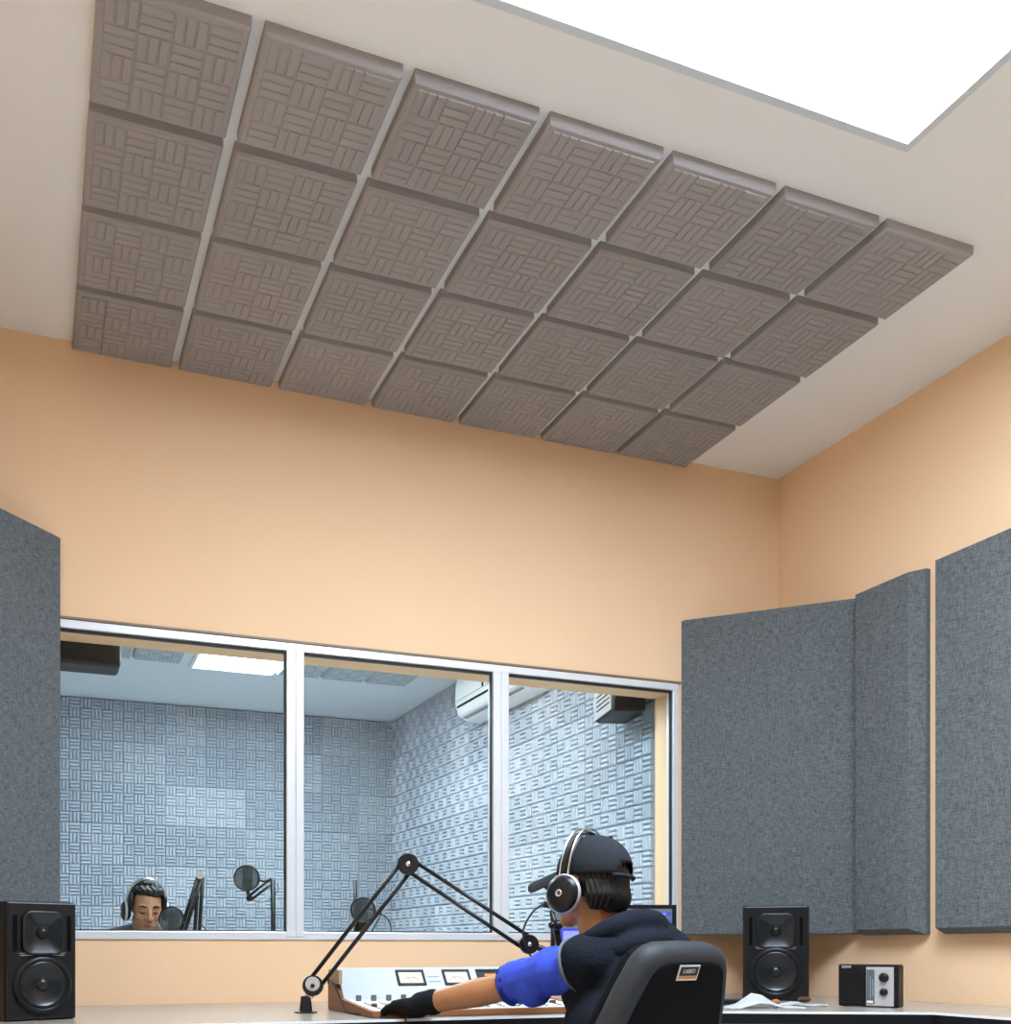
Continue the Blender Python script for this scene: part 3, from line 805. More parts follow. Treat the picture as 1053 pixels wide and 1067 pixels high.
# seat, stem and star base
bm = bmesh.new()
ring_pts = [(.24 * math.copysign(abs(math.cos(a)) ** .45, math.cos(a)), .235 * math.copysign(abs(math.sin(a)) ** .45, math.sin(a))) for a in [2 * PI * k / 36 for k in range(36)]]
SCt = Vector((seatc.x, seatc.y, 0)) + cf * .02
R = []
for f, z in ((.9, .43), (1.0, .445), (1.0, .475), (.93, .495), (.6, .50)):
    R.append([bm.verts.new(SCt + cr * (x * f) + cf * (y * f) + Vector((0, 0, z))) for x, y in ring_pts])
for a, b in zip(R, R[1:]):
    for i in range(36): bm.faces.new((a[i], a[(i + 1) % 36], b[(i + 1) % 36], b[i]))
bm.faces.new(R[0][::-1]); bm.faces.new(R[-1])
cobj('seat', bm, M['chairfab'])
bm = bmesh.new(); tube(bm, smoothpath([seatc + Vector((0, 0, .42)), seatc + cb * .2 + Vector((0, 0, .415)), seatc + cb * .30 + Vector((0, 0, .50)), Bc + wv * .16 + nv * .03]), .016, 10)
cobj('back_bracket', bm, M['dark'])
bm = bmesh.new(); tube(bm, [seatc + Vector((0, 0, .10)), seatc + Vector((0, 0, .43))], [.028, .022], 16); cobj('gas_column', bm, M['dark'])
for k in range(5):
    an = 2 * PI * k / 5 + .3; d = Vector((math.cos(an), math.sin(an), 0))
    bm = bmesh.new(); tube(bm, [seatc + Vector((0, 0, .12)), seatc + d * .29 + Vector((0, 0, .075))], [.026, .014], 10)
    ar = cobj('base_arm', bm, M['dark'])
    c = seatc + d * .29 + Vector((0, 0, .028)); side_ = Vector((-d.y, d.x, 0))
    bm = bmesh.new()
    for s_ in (-1, 1): lathe(bm, [(0, -.008), (.026, -.008), (.028, 0), (.026, .008), (0, .008)], c + side_ * .014 * s_, side_, 18)
    tube(bm, [c, c + Vector((0, 0, .05))], .008, 8)
    cobj('caster', bm, M['black'], ar)

# ------------------------------------------------------------------ people
def hand(bm, Wp, Dv, N, thumb=1, s=1.0, curl=.35, rad=1.0):
    Dv = Dv.normalized(); N = (N - Dv * N.dot(Dv)).normalized(); S = Dv.cross(N).normalized() * thumb
    offs = (.030, .010, -.010, -.029); lens = (.070, .078, .073, .057)
    for o_, L in zip(offs, lens):
        kn = Wp + (Dv * .088 + S * o_ - N * (abs(o_) * .12)) * s
        limb(bm, [Wp + S * o_ * .55 * s, kn], [.0165 * s * rad, .0125 * s * rad], 10)
        p = kn; d = Dv + S * o_ * 3.0; d.normalize(); a = 0
        for fr, rr0, rr1 in ((.45, .0105, .0095), (.30, .0095, .0088), (.25, .0088, .0075)):
            a += curl
            q = p + (d * math.cos(a) - N * math.sin(a)) * L * fr * s
            limb(bm, [p, q], [rr0 * s * rad, rr1 * s * rad], 10); p = q
    t0 = Wp + (Dv * .022 + S * .022 - N * .006) * s; t1 = t0 + (Dv * .034 + S * .026 - N * .012) * s; t2 = t1 + (Dv * .030 + S * .008 - N * .006) * s; t3 = t2 + (Dv * .024 - N * .006) * s
    limb(bm, [t0, t1, t2, t3], [.016 * s * rad, .0135 * s * rad, .0115 * s * rad, .009 * s * rad], 10)

def head_shape(bm, c, X, F, U, s=1.0):
    """X right, F facing, U up"""
    bs = (X, F, U)
    def L(x, y, z): return c + (X * x + F * y + U * z) * s
    def e(x, y, z, a, b, d_): ell(bm, L(x, y, z), (a * s, b * s, d_ * s), bs)
    e(0, -.012, .035, .075, .095, .085)        # skull
    e(0, .040, .010, .062, .050, .070)         # face
    e(0, .038, -.045, .052, .050, .055)        # jaw
    e(0, .064, -.088, .026, .024, .020)        # chin
    e(.040, .010, -.05, .024, .045, .035); e(-.040, .010, -.05, .024, .045, .035)
    for sx in (-1, 1):
        e(sx * .036, .068, -.018, .024, .018, .022)   # cheeks
        e(sx * .030, .078, .028, .022, .010, .009)    # brow ridge
        e(sx * .030, .076, .008, .015, .010, .010)    # eyelid
        e(sx * .012, .094, -.026, .009, .009, .008)   # nostril
        e(sx * .077, -.002, -.002, .009, .018, .030)  # ear
    limb(bm, [L(0, .084, .022), L(0, .100, -.010), L(0, .104, -.022)], [.008 * s, .010 * s, .0125 * s], 10)
    e(0, .083, -.052, .023, .011, .007)        # upper lip
    e(0, .081, -.064, .020, .011, .008)        # lower lip
    return L

def headphones(name, label, c, X, F, U, m_cup, m_band, r=.046, s=1.0, gap=.088, top=.135, root=None, wires=True, drop=-.012, fwd=0.0):
    t = thing(name, label, 'headphones', c)
    def L(x, y, z): return c + (X * x + F * (y + fwd) + U * z) * s
    for sx in (-1, 1):
        bm = bmesh.new()
        lathe(bm, [(0, -.012 * s), (r * .80 * s, -.012 * s), (r * .92 * s, .0), (r * 1.0 * s, .010 * s), (r * .97 * s, .020 * s), (r * .72 * s, .030 * s), (r * .30 * s, .033 * s), (0, .033 * s)], L(sx * gap, 0, drop), X * sx, 36)
        cup = obj('ear_cup', bm, m_cup, t, True, at=c)
        bm = bmesh.new()
        lathe(bm, [(r * 1.0 * s, .006 * s), (r * 1.06 * s, .008 * s), (r * 1.06 * s, .014 * s), (r * 1.0 * s, .017 * s)], L(sx * gap, 0, drop), X * sx, 36)
        obj('cup_ring', bm, M['silver'], cup, True, at=c)
        bm = bmesh.new()
        lathe(bm, [(r * .20 * s, .031 * s), (r * .19 * s, .0345 * s), (r * .13 * s, .0345 * s), (r * .12 * s, .033 * s), (0, .033 * s)], L(sx * gap, 0, drop), X * sx, 24)
        obj('cup_badge', bm, M['silver'], cup, True, at=c)
    def arc(h, wd, yoff, low):
        return [L(math.cos(a) * wd, yoff, low + math.sin(a) * (h - low)) for a in [PI * k / 24 for k in range(25)]]
    bm = bmesh.new()
    if wires:
        for yo in (-.013, .013): tube(bm, arc(top, gap + .012, yo, drop + .03), .0030 * s, 8)
    else:
        tube(bm, arc(top, gap + .010, 0, drop + .03), .0045 * s, 8)
    obj('headband', bm, m_band, t, True, at=c)
    bm = bmesh.new()
    A = [arc(top - .010, gap + .002, yo, drop + .05) for yo in (-.016, .016)]
    A2 = [arc(top - .013, gap - .001, yo, drop + .05) for yo in (-.016, .016)]
    v = [[bm.verts.new(p) for p in a] for a in (A[0], A[1], A2[1], A2[0])]
    for i in range(24):
        for k_ in range(4): bm.faces.new((v[k_][i], v[(k_ + 1) % 4][i], v[(k_ + 1) % 4][i + 1], v[k_][i + 1]))
    for i in (0, 24): bm.faces.new([v[k_][i] for k_ in range(4)])
    obj('head_strap', bm, m_cup, t, True, at=c)
    return t

# --- presenter at the console
Hc = CC(614, 924, 2.72)
F0 = CV(-.72, .69).normalized(); X0_ = Vector((F0.y, -F0.x, 0))
pit = math.radians(1)
F1 = (F0 * math.cos(pit) - Vector((0, 0, 1)) * math.sin(pit)).normalized()
U1 = X0_.cross(F1).normalized()
if U1.z < 0: U1 = -U1
roll = math.radians(4)
X1_ = (X0_ * math.cos(roll) - U1 * math.sin(roll)).normalized(); U1 = X1_.cross(F1).normalized()
pel = CC(627, 1000, 2.60); pel.z = .575
prt = Vector((pel.x, pel.y, 0))
pers = thing('person', 'person in a dark vest, blue shirt and cap seated at the console, seen from behind', 'person', prt)
def pobj(n, bm, m, p=pers, smooth=True): return obj(n, bm, m, p, smooth, at=prt)
Rt = CV(.68, .73)                       # torso right
Ft = CV(-.73, .68)                      # torso forward
neck0 = CC(628, 985, 2.70); Ls = CC(606, 1004, 2.61); Rs = CC(695, 990, 2.84)
elbow = CC(524, 1029, 2.79); wrist = CC(447, 1045, 2.925)
chest = CC(650, 1033, 2.70); belly = CC(640, 1090, 2.64)
hd = (CC(398, 1049, 3.035) - CC(440, 1047, 2.94)).normalized()
bodybm = bmesh.new()
head_shape(bodybm, Hc, X1_, F1, U1)
limb(bodybm, [Hc - U1 * .03 - F1 * .02, neck0 + Vector((0, 0, -.0))], [.056, .060])
tb3 = (Rt, Ft, Vector((0, 0, 1)))
ell(bodybm, chest, (.155, .105, .17), tb3); ell(bodybm, belly, (.14, .105, .19), tb3); ell(bodybm, pel, (.16, .12, .10), tb3)
limb(bodybm, [Ls, neck0 + Vector((0, 0, -.045)), Rs], [.045, .05, .045])
limb(bodybm, [Ls, elbow], [.045, .039]); limb(bodybm, [elbow, elbow.lerp(wrist, .32), wrist], [.038, .042, .030])
hand(bodybm, wrist + hd * .015, hd, Vector((0, 0, 1)), thumb=1, curl=.22)
# right arm forward towards the desk, hidden by the body
Re = Rs + CV(.02, .12) + Vector((0, 0, -.19)); Rw = CC(600, 1000, 2.98); Rw.z = ZD + .045
Rw = up(W(.70, 3.02, 0), ZD + .045)
limb(bodybm, [Rs, Re], [.046, .040]); limb(bodybm, [Re, Rw], [.040, .028])
hand(bodybm, Rw, (CV(-.2, 1)).normalized(), Vector((0, 0, 1)), thumb=-1, curl=.3)
kn = []
for sx in (-1, 1):
    hip = pel + Rt * .085 * sx + Vector((0, 0, -.02)); knee = up(hip + CV(-.55, .83) * .30 + cr * .03 * sx, .55); ank = up(knee + CV(-.1, .06), .09)
    kn.append((hip, knee, ank)); limb(bodybm, [hip, knee, ank], [.075, .055, .038]); limb(bodybm, [ank, up(ank + CV(-.08, .11), .045)], [.038, .03])
pobj('body', remesh(bodybm, .0055, 3), M['skin'])
# trousers and shoes
bm = bmesh.new(); ell(bm, pel, (.17, .13, .105), tb3)
for hip, knee, ank in kn: limb(bm, [hip, knee, ank], [.086, .067, .052])
pobj('trousers', remesh(bm, .008, 3), M['jeans'])
for hip, knee, ank in kn:
    bm = bmesh.new(); limb(bm, [up(ank, .05), up(ank + CV(-.10, .14), .036)], [.048, .036]); pobj('shoe', remesh(bm, .006, 3), M['black'])
# vest
bm = bmesh.new()
ell(bm, chest, (.172, .125, .185), tb3); ell(bm, belly, (.165, .128, .21), tb3)
ax0 = (elbow - Ls).normalized()
limb(bm, [Ls + Vector((0, 0, .002)) - ax0 * .01, neck0 + Vector((0, 0, -.045)), Rs + Vector((0, 0, .0))], [.060, .062, .062])
limb(bm, [Rs, Rs + Vector((0, 0, -.05))], [.066, .06])
ell(bm, Rs + Ft * -.03 + Rt * -.05 + Vector((0, 0, -.03)), (.09, .08, .085), tb3)
ell(bm, Ls + Ft * -.02 + Rt * .07 + Vector((0, 0, -.03)), (.08, .08, .075), tb3)
ell(bm, Ls - ax0 * .012 + Vector((0, 0, .0)), (.072, .072, .076), tb3); ell(bm, Ls + Rt * .05 + Vector((0, 0, -.07)), (.07, .09, .09), tb3)
limb(bm, [Ls - ax0 * .02, CC(648, 988, 2.64), CC(684, 984, 2.80)], [.072, .078, .072]); ell(bm, CC(650, 1030, 2.62), (.11, .09, .12), tb3)
vest = pobj('vest', remesh(bm, .007, 9), M['vest'])
# hood lying round the neck
bm = bmesh.new()
hp = [CC(592, 990, 2.64), CC(606, 982, 2.60), CC(630, 970, 2.58), CC(656, 961, 2.62), CC(678, 960, 2.70), CC(686, 966, 2.80), CC(664, 976, 2.86)]
limb(bm, smoothpath(hp, 4), [.012 + .022 * math.sin(PI * (i / 24) ** 1.3) for i in range(25)])
hq = [CC(624, 996, 2.57), CC(644, 990, 2.57), CC(666, 982, 2.60), CC(688, 979, 2.71), CC(700, 984, 2.80)]
limb(bm, smoothpath(hq, 4), [.018 + .016 * math.sin(PI * i / 16) for i in range(17)])
ell(bm, CC(656, 990, 2.63), (.10, .06, .055), tb3)
pobj('hood', remesh(bm, .006, 12), M['vest'], vest)
# armhole piping
bm = bmesh.new(); ax = (elbow - Ls).normalized(); u_, v_, _ = frame_from(ax)
ctr = Ls + ax * .020
ringp = [ctr + (u_ * math.cos(a) + v_ * math.sin(a)) * .0690 for a in [2 * PI * k / 32 for k in range(33)]]
tube(bm, ringp, .0045, 8, caps=False); pobj('armhole_piping', bm, M['trim'], vest)
# blue shirt sleeve
bm = bmesh.new()
limb(bm, [Ls + Rt * .03, Ls.lerp(elbow, .35), Ls.lerp(elbow, .75), elbow], [.060, .066, .060, .056])
ell(bm, Ls.lerp(elbow, .6) + Vector((0, 0, -.014)), (.062, .062, .062))
bmm = remesh(bm, .005, 3)
SL = (elbow - Ls).length * .90
bmesh.ops.bisect_plane(bmm, geom=list(bmm.verts) + list(bmm.edges) + list(bmm.faces), plane_co=Ls + ax * SL, plane_no=ax, clear_outer=True)
# cloth folds run round the sleeve
for v in bmm.verts:
    h_ = (v.co - Ls).dot(ax); a_ = math.atan2((v.co - Ls).dot(v_), (v.co - Ls).dot(u_))
    rr = (v.co - (Ls + ax * h_)); 
    if rr.length > 1e-4: v.co += rr.normalized() * (.0035 * math.sin(h_ * 48 + 2.6 * math.sin(a_ * 1.0 + .6) + 1.5) * max(0, min(1, h_ / .06)) + .0012 * math.sin(h_ * 130 + a_ * 3))
pobj('shirt_sleeve', bmm, M['shirt'])
bm = bmesh.new(); ax2 = (elbow - Ls).normalized()
cuffc = Ls + ax2 * (SL + .004)
tube(bm, [cuffc - ax2 * .020, cuffc], [.0600, .0585], 32, caps=False)
bmesh.ops.solidify(bm, geom=list(bm.faces), thickness=.004)
pobj('sleeve_cuff', bm, M['shirt'])
bm = bmesh.new(); limb(bm, [Rs, Re], [.062, .055]); pobj('shirt_sleeve', remesh(bm, .007, 2), M['shirt'])
# glove
bm = bmesh.new(); hand(bm, wrist + hd * .015, hd, Vector((0, 0, 1)), thumb=1, curl=.26, rad=1.42)
fa = (wrist - elbow).normalized()
limb(bm, [wrist - fa * .012, wrist + hd * .03], [.039, .034])
ell(bm, wrist + hd * .045 + Vector((0, 0, -.010)), (.050, .045, .031))
pobj('glove', remesh(bm, .0035, 3), M['glove'])
# hair
bm = bmesh.new(); hb = (X1_, F1, U1)
def HL(x, y, z): return Hc + X1_ * x + F1 * y + U1 * z
ell(bm, HL(0, -.020, .022), (.080, .092, .078), hb)
ell(bm, HL(0, -.062, -.032), (.068, .052, .042), hb)
rh = random.Random(4)
for i in range(26):
    a = math.radians(200 + 140 * i / 25); x, y = math.cos(a) * .070, math.sin(a) * .082 - .014
    limb(bm, [HL(x, y, .0), HL(x * 1.04, y * 1.06, -.03), HL(x * .9, y * .95 - .004, -.060 - rh.uniform(0, .014))], [.013, .014, .006], 8)
hr = remesh(bm, .0045, 2)
for v in hr.verts:
    q = v.co - Hc; a = math.atan2(q.dot(F1), q.dot(X1_)); v.co += (q.normalized()) * .0022 * math.sin(a * 44 + 3 * math.sin(q.dot(U1) * 40))
pobj('hair', hr, M['hair'])
# cap: crown open under an arch at the back, brim, button, strap
bm = bmesh.new()
res = bmesh.ops.create_uvsphere(bm, u_segments=56, v_segments=36, radius=1)
bmesh.ops.delete(bm, geom=[v for v in bm.verts if v.co.z < -.18], context='VERTS')
for v in list(bm.verts):
    q = v.co.copy()
    zz = q.z * (.098 if q.z > 0 else .09)
    v.co = HL(q.x * .087, q.y * .106 - .014, .040 + zz)
hole = [v for v in bm.verts if ((v.co - HL(0, -.118, .024)).dot(X1_)) ** 2 / .030 ** 2 + ((v.co - HL(0, -.118, .030)).dot(U1)) ** 2 / .026 ** 2 < 1 and (v.co - Hc).dot(F1) < -.06]
bmesh.ops.delete(bm, geom=hole, context='VERTS')
bmesh.ops.solidify(bm, geom=list(bm.faces), thickness=.003)
capo = pobj('cap', bm, M['cap'])
bm = bmesh.new(); n = 17; top_, bot_ = [], []
for i in range(n):
    u = -1 + 2 * i / (n - 1); x = u * .074
    yi = .040 + .048 * math.sqrt(max(0, 1 - u * u)); yo = .172 - .030 * abs(u) ** 6
    sag = -.036 * u * u
    for lst, dz in ((top_, 0), (bot_, -.006)):
        lst.append((bm.verts.new(HL(x, yi, .050 + sag * .9 + dz)), bm.verts.new(HL(x * .93, yo, .024 + sag * 1.0 + dz))))
for i in range(n - 1):
    bm.faces.new((top_[i][0], top_[i][1], top_[i + 1][1], top_[i + 1][0])); bm.faces.new((bot_[i][0], bot_[i + 1][0], bot_[i + 1][1], bot_[i][1]))
    bm.faces.new((top_[i][1], bot_[i][1], bot_[i + 1][1], top_[i + 1][1])); bm.faces.new((top_[i][0], top_[i + 1][0], bot_[i + 1][0], bot_[i][0]))
bm.faces.new((top_[0][0], bot_[0][0], bot_[0][1], top_[0][1])); bm.faces.new((top_[-1][0], top_[-1][1], bot_[-1][1], bot_[-1][0]))
pobj('cap_brim', bm, M['cap'], capo, smooth=False)
bm = bmesh.new(); ell(bm, HL(0, -.062, .128), (.006, .006, .004), hb); pobj('cap_button', bm, M['cap'], capo)
bm = bmesh.new(); tube(bm, [HL(math.cos(a) * .088, math.sin(a) * .107 - .014, .020) for a in [math.radians(235 + 70 * k / 12) for k in range(13)]], .006, 8); pobj('cap_strap', bm, M['cap'], capo)
headphones('headphones', 'black headphones with silver band worn over the cap of the seated presenter', Hc, X1_, F1, U1, M['satin'], M['chrome'], r=.050, gap=.092, top=.158, drop=-.030, fwd=.012)

# --- announcer in the booth
Bh = CC(152, 948, 5.25)
F0 = CV(.42, -.90).normalized(); Xb = Vector((F0.y, -F0.x, 0)).normalized(); pit = math.radians(14)
Fb = (F0 * math.cos(pit) - Vector((0, 0, 1)) * math.sin(pit)).normalized(); Ub = Xb.cross(Fb).normalized()
if Ub.z < 0: Ub = -Ub
br = up(Bh - F0 * .10, 0)
ann = thing('person', 'person in a grey top with headphones, eyes lowered, behind the left pane', 'person', br)
def nobj(n, bm, m, p=ann, smooth=True): return obj(n, bm, m, p, smooth, at=br)
bm = bmesh.new(); BL = head_shape(bm, Bh, Xb, Fb, Ub, 1.10)
nb = up(Bh - F0 * .075, Bh.z - .115); ch = up(br - F0 * .02, Bh.z - .27); bl = up(br, Bh.z - .50); pv = up(br - F0 * .02, .56)
bb = (Xb, F0, Vector((0, 0, 1)))
limb(bm, [Bh - Ub * .05 - Fb * .01, nb], [.062, .068])
ell(bm, ch, (.16, .105, .17), bb); ell(bm, bl, (.14, .11, .16), bb); ell(bm, pv, (.16, .13, .10), bb)
limb(bm, [ch + Xb * -.17 + Vector((0, 0, .11)), nb + Vector((0, 0, -.03)), ch + Xb * .17 + Vector((0, 0, .11))], [.048, .052, .048])
arms = []
for sx in (-1, 1):
    sh = ch + Xb * .175 * sx + Vector((0, 0, .10)); eb = up(sh + F0 * .10 + Xb * .03 * sx, .80); wr = up(sh + F0 * .30 - Xb * .06 * sx, .785)
    arms.append((sh, eb, wr)); limb(bm, [sh, eb, wr], [.046, .040, .028])
    hand(bm, wr, F0 - Xb * .3 * sx, Vector((0, 0, 1)), thumb=-sx, curl=.25)
legs = []
for sx in (-1, 1):
    hip = pv + Xb * .09 * sx; knee = up(hip + F0 * .36, .54); ank = up(knee + F0 * .03, .09)
    legs.append((hip, knee, ank)); limb(bm, [hip, knee, ank], [.075, .055, .038]); limb(bm, [ank, up(ank + F0 * .12, .045)], [.038, .03])
nobj('body', remesh(bm, .0045, 2), M['skin2'])
bm = bmesh.new(); ell(bm, ch, (.175, .12, .185), bb); ell(bm, bl, (.155, .125, .19), bb)
limb(bm, [ch + Xb * -.17 + Vector((0, 0, .11)), nb + Vector((0, 0, -.020)), ch + Xb * .17 + Vector((0, 0, .11))], [.062, .078, .062])
for sh, eb, wr in arms: limb(bm, [sh, sh.lerp(eb, .75)], [.060, .055])
nobj('shirt', remesh(bm, .007, 3), M['shirt2'])
bm = bmesh.new(); ell(bm, pv, (.17, .14, .105), bb)
for hip, knee, ank in legs: limb(bm, [hip, knee, ank], [.085, .066, .05])
nobj('trousers', remesh(bm, .009, 2), M['jeans'])
for hip, knee, ank in legs:
    bm = bmesh.new(); limb(bm, [up(ank, .05), up(ank + F0 * .15, .036)], [.048, .036]); nobj('shoe', remesh(bm, .008, 2), M['black'])
bm = bmesh.new(); hb2 = (Xb, Fb, Ub)
ell(bm, BL(0, -.026, .050), (.087, .102, .088), hb2); ell(bm, BL(-.014, .034, .092), (.064, .046, .034), hb2); ell(bm, BL(.028, .034, .100), (.044, .044, .024), hb2)
for sx in (-1, 1): ell(bm, BL(sx * .077, .022, .045), (.013, .040, .046), hb2)
hq2 = remesh(bm, .0045, 2)
for v in hq2.verts:
    q = v.co - Bh; v.co += q.normalized() * .0025 * math.sin(q.dot(Xb) * 230 + 2 * math.sin(q.dot(Fb) * 90))
nobj('hair', hq2, M['hair'])
for sx in (-1, 1):
    bm = bmesh.new(); tube(bm, [BL(sx * .016, .091, .030), BL(sx * .031, .090, .036), BL(sx * .048, .078, .029)], [.0038, .0052, .0028], 8); nobj('eyebrow', bm, M['hair'])
    bm = bmesh.new(); tube(bm, [BL(sx * .018, .0855, .004), BL(sx * .030, .0885, .0005), BL(sx * .043, .0805, .005)], [.0026, .0040, .0024], 8); nobj('eyelash', bm, M['hair'])
bm = bmesh.new(); tube(bm, [BL(-.021, .086, -.058), BL(-.008, .0955, -.057), BL(.008, .0955, -.057), BL(.021, .086, -.058)], [.0025, .0048, .0048, .0025], 8); nobj('lips', bm, M['lip'])
headphones('headphones', 'black headphones with pale band worn by the person in the booth', Bh, Xb, Fb, Ub, M['dark'], M['chrome'], r=.050, gap=.094, top=.165, drop=-.008, wires=True)

# stool and table of the booth
st = thing('stool', 'round black stool under the person in the booth', 'stool', (br.x, br.y, 0))
bm = bmesh.new(); lathe(bm, [(0, .42), (.17, .42), (.185, .435), (.185, .46), (.17, .475), (0, .478)], (0, 0, 0), (0, 0, 1), 32); obj('seat', bm, M['chairfab'], st)
for k in range(4):
    a = PI / 4 + k * PI / 2; bm = bmesh.new(); tube(bm, [(math.cos(a) * .10, math.sin(a) * .10, .425), (math.cos(a) * .17, math.sin(a) * .17, 0)], .013, 10); obj('leg', bm, M['dark'], st, True)
bt = thing('table', 'plain pale table standing in the booth under the microphones', 'table', (1.2, 4.72, 0))
obj('tabletop', B((-1.0, 1.0, -.36, .36, .725, .75), bevel=.003), M['woodlight'], bt)
for sx in (-1, 1):
    for sy in (-1, 1): obj('leg', B((sx * .94 - .02, sx * .94 + .02, sy * .3 - .02, sy * .3 + .02, 0, .725)), M['dark'], bt)

# --- microphones on stands in the booth
toc = CV(0, -1)
def pop_filter(c, r, root, nrm=None):
    nrm = nrm or toc; u = Vector((0, 0, 1)).cross(nrm).normalized(); v = nrm.cross(u)
    bm = bmesh.new(); tube(bm, [c + (u * math.cos(a) + v * math.sin(a)) * r for a in [2 * PI * k / 36 for k in range(37)]], .0045, 8, caps=False)
    h = obj('pop_filter', bm, M['dark'], root, True, at=root.location)
    bm = bmesh.new(); lathe(bm, [(0, -.001), (r, -.001), (r, .001), (0, .001)], c, nrm, 36); obj('filter_net', bm, M['mesh'], h, at=root.location)
def mic_body(a, b, r, root):
    bm = bmesh.new(); d = (b - a).normalized(); L_ = (b - a).length
    lathe(bm, [(0, 0), (r * .8, .002), (r, .012), (r, L_ * .45), (r * 1.06, L_ * .46), (r * 1.06, L_ * .5), (r, L_ * .51), (r, L_ - .014), (r * .75, L_ - .003), (0, L_)], a, d, 20)
    obj('microphone_body', bm, M['dark'], root, True, at=root.location)
def pair(a, b, sep, r, root, name='arm_bar'):
    d = (b - a).normalized(); n = toc.cross(d).normalized()
    for s_ in (1, -1):
        bm = bmesh.new(); tube(bm, [a + n * sep * s_, b + n * sep * s_], r, 8); obj(name, bm, M['dark'], root, True, at=root.location)
def foot(x, y, root):
    bm = bmesh.new(); lathe(bm, [(0, 0), (.045, 0), (.045, .008), (.02, .012), (.015, .03), (0, .03)], (x, y, .7505), (0, 0, 1), 24)
    obj('table_clamp', bm, M['dark'], root, at=root.location)
# first: upturned V beside the person
d1 = 4.95
ft = CC(203, 1000, d1); ft = up(ft, .7505)
m1 = thing('booth_microphone_stand', 'black microphone arm bent in a peak beside the person in the booth', 'microphone stand', ft)
foot(ft.x, ft.y, m1)
pk = CC(209, 912, d1); lo1 = CC(205, 975, d1); lo2 = CC(190, 972, d1 - .03)
bm = bmesh.new(); tube(bm, [ft + Vector((0, 0, .02)), lo1], .010, 10); obj('post', bm, M['dark'], m1, True, at=ft)
pair(lo1, pk, .011, .0095, m1); pair(pk, lo2, .010, .0095, m1)
bm = bmesh.new(); lathe(bm, [(0, -.014), (.020, -.014), (.020, .014), (0, .014)], pk, toc, 20); obj('elbow_joint', bm, M['silver'], m1, at=ft)
mb = CC(181, 984, d1 + .02)
bm = bmesh.new(); tube(bm, [lo2, mb], .008, 8); obj('mount', bm, M['dark'], m1, True, at=ft)
mic_body(mb, CC(180, 949, d1 + .02), .026, m1); pop_filter(CC(178.5, 957.5, d1 - .06), .058, m1)
bm = bmesh.new(); tube(bm, [CC(190, 963, d1 - .06), CC(198, 961, d1)], .005, 8); obj('filter_clip', bm, M['dark'], m1, True, at=ft)
bm = bmesh.new(); tube(bm, smoothpath([CC(207, 962, d1), CC(213, 967, d1), CC(216, 975, d1), CC(214, 990, d1), up(CC(214, 990, d1), .752)]), .003, 6); obj('cable', bm, M['gasket'], m1, True, at=ft)
# second: raised round filter
d2_ = 4.95; ft = up(CC(285.5, 1000, d2_), .7505)
m2 = thing('booth_microphone_stand', 'tall black microphone stand with raised round filter near the left mullion', 'microphone stand', ft)
foot(ft.x, ft.y, m2); tp = CC(284, 917, d2_)
bm = bmesh.new(); tube(bm, [ft + Vector((0, 0, .02)), tp], .0125, 12); obj('post', bm, M['dark'], m2, True, at=ft)
lo = CC(260, 936, d2_ - .02); pair(tp, lo, .011, .0065, m2)
bm = bmesh.new(); lathe(bm, [(0, -.012), (.015, -.012), (.015, .012), (0, .012)], lo, toc, 16); tube(bm, [lo, CC(258, 929, d2_)], .010, 8); obj('mount', bm, M['dark'], m2, at=ft)
mic_body(CC(258, 928, d2_), CC(257.5, 903, d2_), .024, m2); pop_filter(CC(257, 915, d2_ - .06), .060, m2)
bm = bmesh.new(); tube(bm, [CC(269, 917, d2_ - .06), CC(275, 918.5, d2_ - .03), CC(281, 917, d2_)], .005, 8); obj('filter_clip', bm, M['dark'], m2, True, at=ft)
bm = bmesh.new(); tube(bm, smoothpath([lo, CC(272, 940, d2_), CC(284, 935, d2_), CC(290, 926, d2_), CC(287, 920, d2_)]), .0018, 6); obj('cable', bm, M['gasket'], m2, True, at=ft)
# third: behind the big scissor arm
ft = up(CC(371.5, 1000, d2_), .7505)
m3 = thing('booth_microphone_stand', 'black microphone stand in the booth seen through the middle pane behind the scissor arm', 'microphone stand', ft)
foot(ft.x, ft.y, m3); tp = CC(370, 917, d2_)
bm = bmesh.new(); tube(bm, [ft + Vector((0, 0, .02)), tp], [.012, .009], 12); obj('post', bm, M['dark'], m3, True, at=ft)
mic_body(CC(378, 974, d2_), CC(377, 937, d2_), .024, m3); pop_filter(CC(378, 948, d2_ - .06), .058, m3)
bm = bmesh.new(); tube(bm, [CC(372, 975, d2_), CC(378, 975, d2_)], .008, 8); tube(bm, [CC(390, 950, d2_ - .06), CC(397, 952, d2_ - .03)], .006, 8); tube(bm, [CC(397, 952, d2_ - .03), CC(385, 975, d2_), CC(378, 976, d2_)], .004, 8); obj('mount', bm, M['dark'], m3, True, at=ft)
bm = bmesh.new(); tube(bm, smoothpath([CC(396, 952, d2_ - .03), CC(403, 957, d2_), CC(407, 966, d2_), CC(406, 985, d2_), up(CC(404, 985, d2_), .752)]), .003, 6); obj('cable', bm, M['gasket'], m3, True, at=ft)

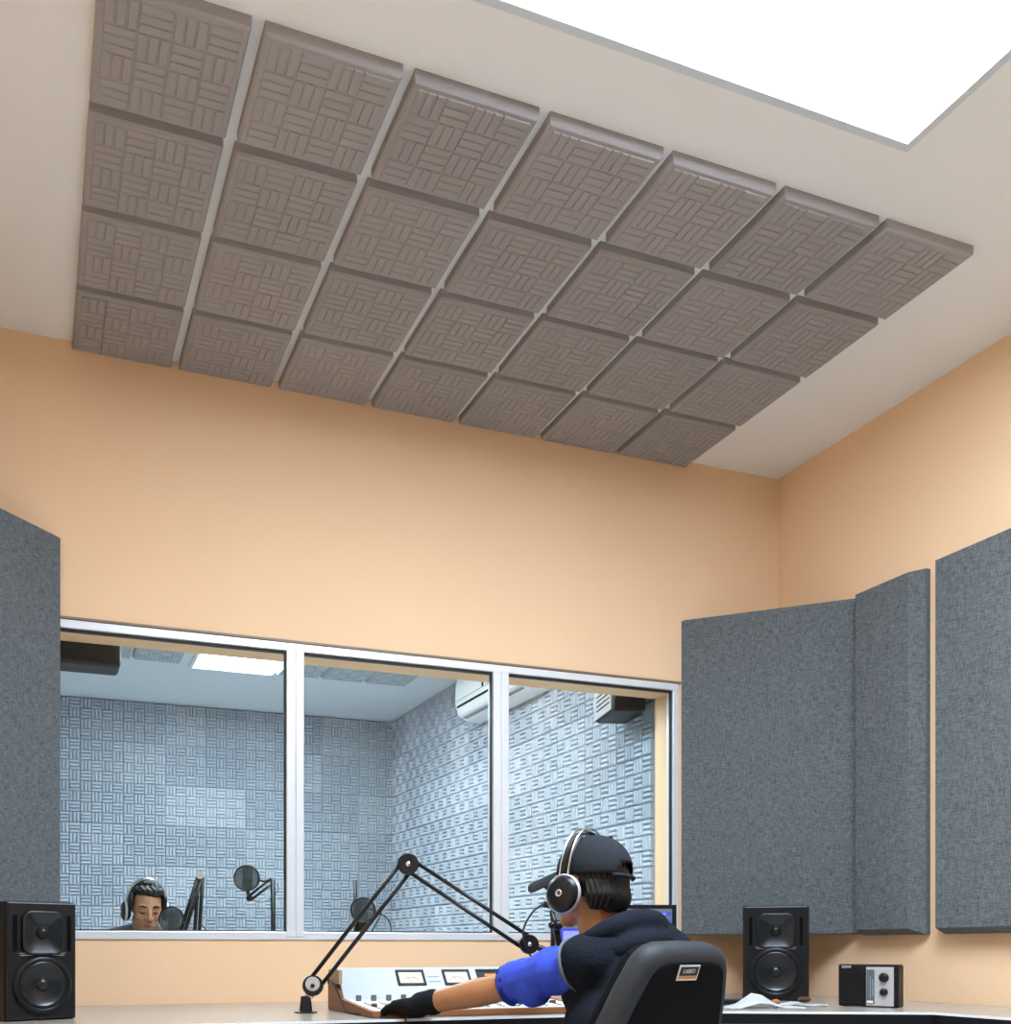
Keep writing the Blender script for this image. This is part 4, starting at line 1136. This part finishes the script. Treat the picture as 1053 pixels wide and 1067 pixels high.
# ------------------------------------------------------------------ air conditioner
ac = thing('air_conditioner', 'white split air conditioner on the right wall of the booth behind the mullion', 'air conditioner', (BXR - .043, 5.50, 2.415))
bm = bmesh.new(); pr = [(0, 0), (-.10, 0), (-.165, .035), (-.185, .10), (-.185, .22), (-.165, .285), (0, .285)]
a = [bm.verts.new((x, -.45, z)) for x, z in pr]; b = [bm.verts.new((x, .45, z)) for x, z in pr]
bm.faces.new(a); bm.faces.new(b[::-1])
for i in range(len(pr)): bm.faces.new((a[i], b[i], b[(i + 1) % 7], a[(i + 1) % 7]))
bmesh.ops.recalc_face_normals(bm, faces=bm.faces)
bmesh.ops.bevel(bm, geom=list(bm.edges), offset=.006, segments=2, affect='EDGES')
obj('housing', bm, M['ac'], ac)
obj('panel_seam', B((-.1865, -.183, -.43, .43, .118, .122), (-.1865, -.183, -.2, .2, .20, .2035)), M['print'], ac)
obj('outlet_slot', B((-.1868, -.18, -.42, .42, .078, .088)), M['darkgap'], ac)
obj('louvre', B((-.150, -.12, -.40, .40, .012, .018)), M['print'], ac)
obj('sensor_window', B((-.1868, -.183, .02, .045, .125, .150)), M['darkgap'], ac)

# ------------------------------------------------------------------ dark boxes high on the booth side of the window wall
b1 = thing('wall_loudspeaker', 'dark brown boxy loudspeaker hung high behind the left pane', 'loudspeaker', (.122, 4.0, 2.042))
obj('cabinet', B((-.20, .20, 0, .155, 0, .30), bevel=.018, seg=3), M['boxbrown'], b1)
obj('front_cloth', B((-.185, .185, .150, .165, .015, .285)), M['gasket'], b1)
obj('cable_clip', B((-.085, -.065, -.004, .002, .055, .29)), M['panelgrey'], b1)
obj('bracket', B((-.02, .02, -.03, .005, .12, .18)), M['dark'], b1)
b2 = thing('wall_loudspeaker', 'black loudspeaker with silver vented side high behind the right pane', 'loudspeaker', (2.625, 4.15, 2.060), math.radians(-14))
obj('cabinet', B((-.085, .070, -.14, .14, 0, .30), bevel=.014, seg=3), M['boxbrown'], b2)
sp = obj('side_plate', B((-.090, -.083, -.120, .142, .012, .29), bevel=.001), M['silver'], b2)
obj('vents', B(*[(-.0915, -.0895, -.10, .10, .045 + i * .022, .051 + i * .022) for i in range(4)], (-.0915, -.0895, .03, .05, .15, .165)), M['darkgap'], sp)
obj('bracket', B((-.02, .02, -.185, -.138, .12, .18)), M['dark'], b2)
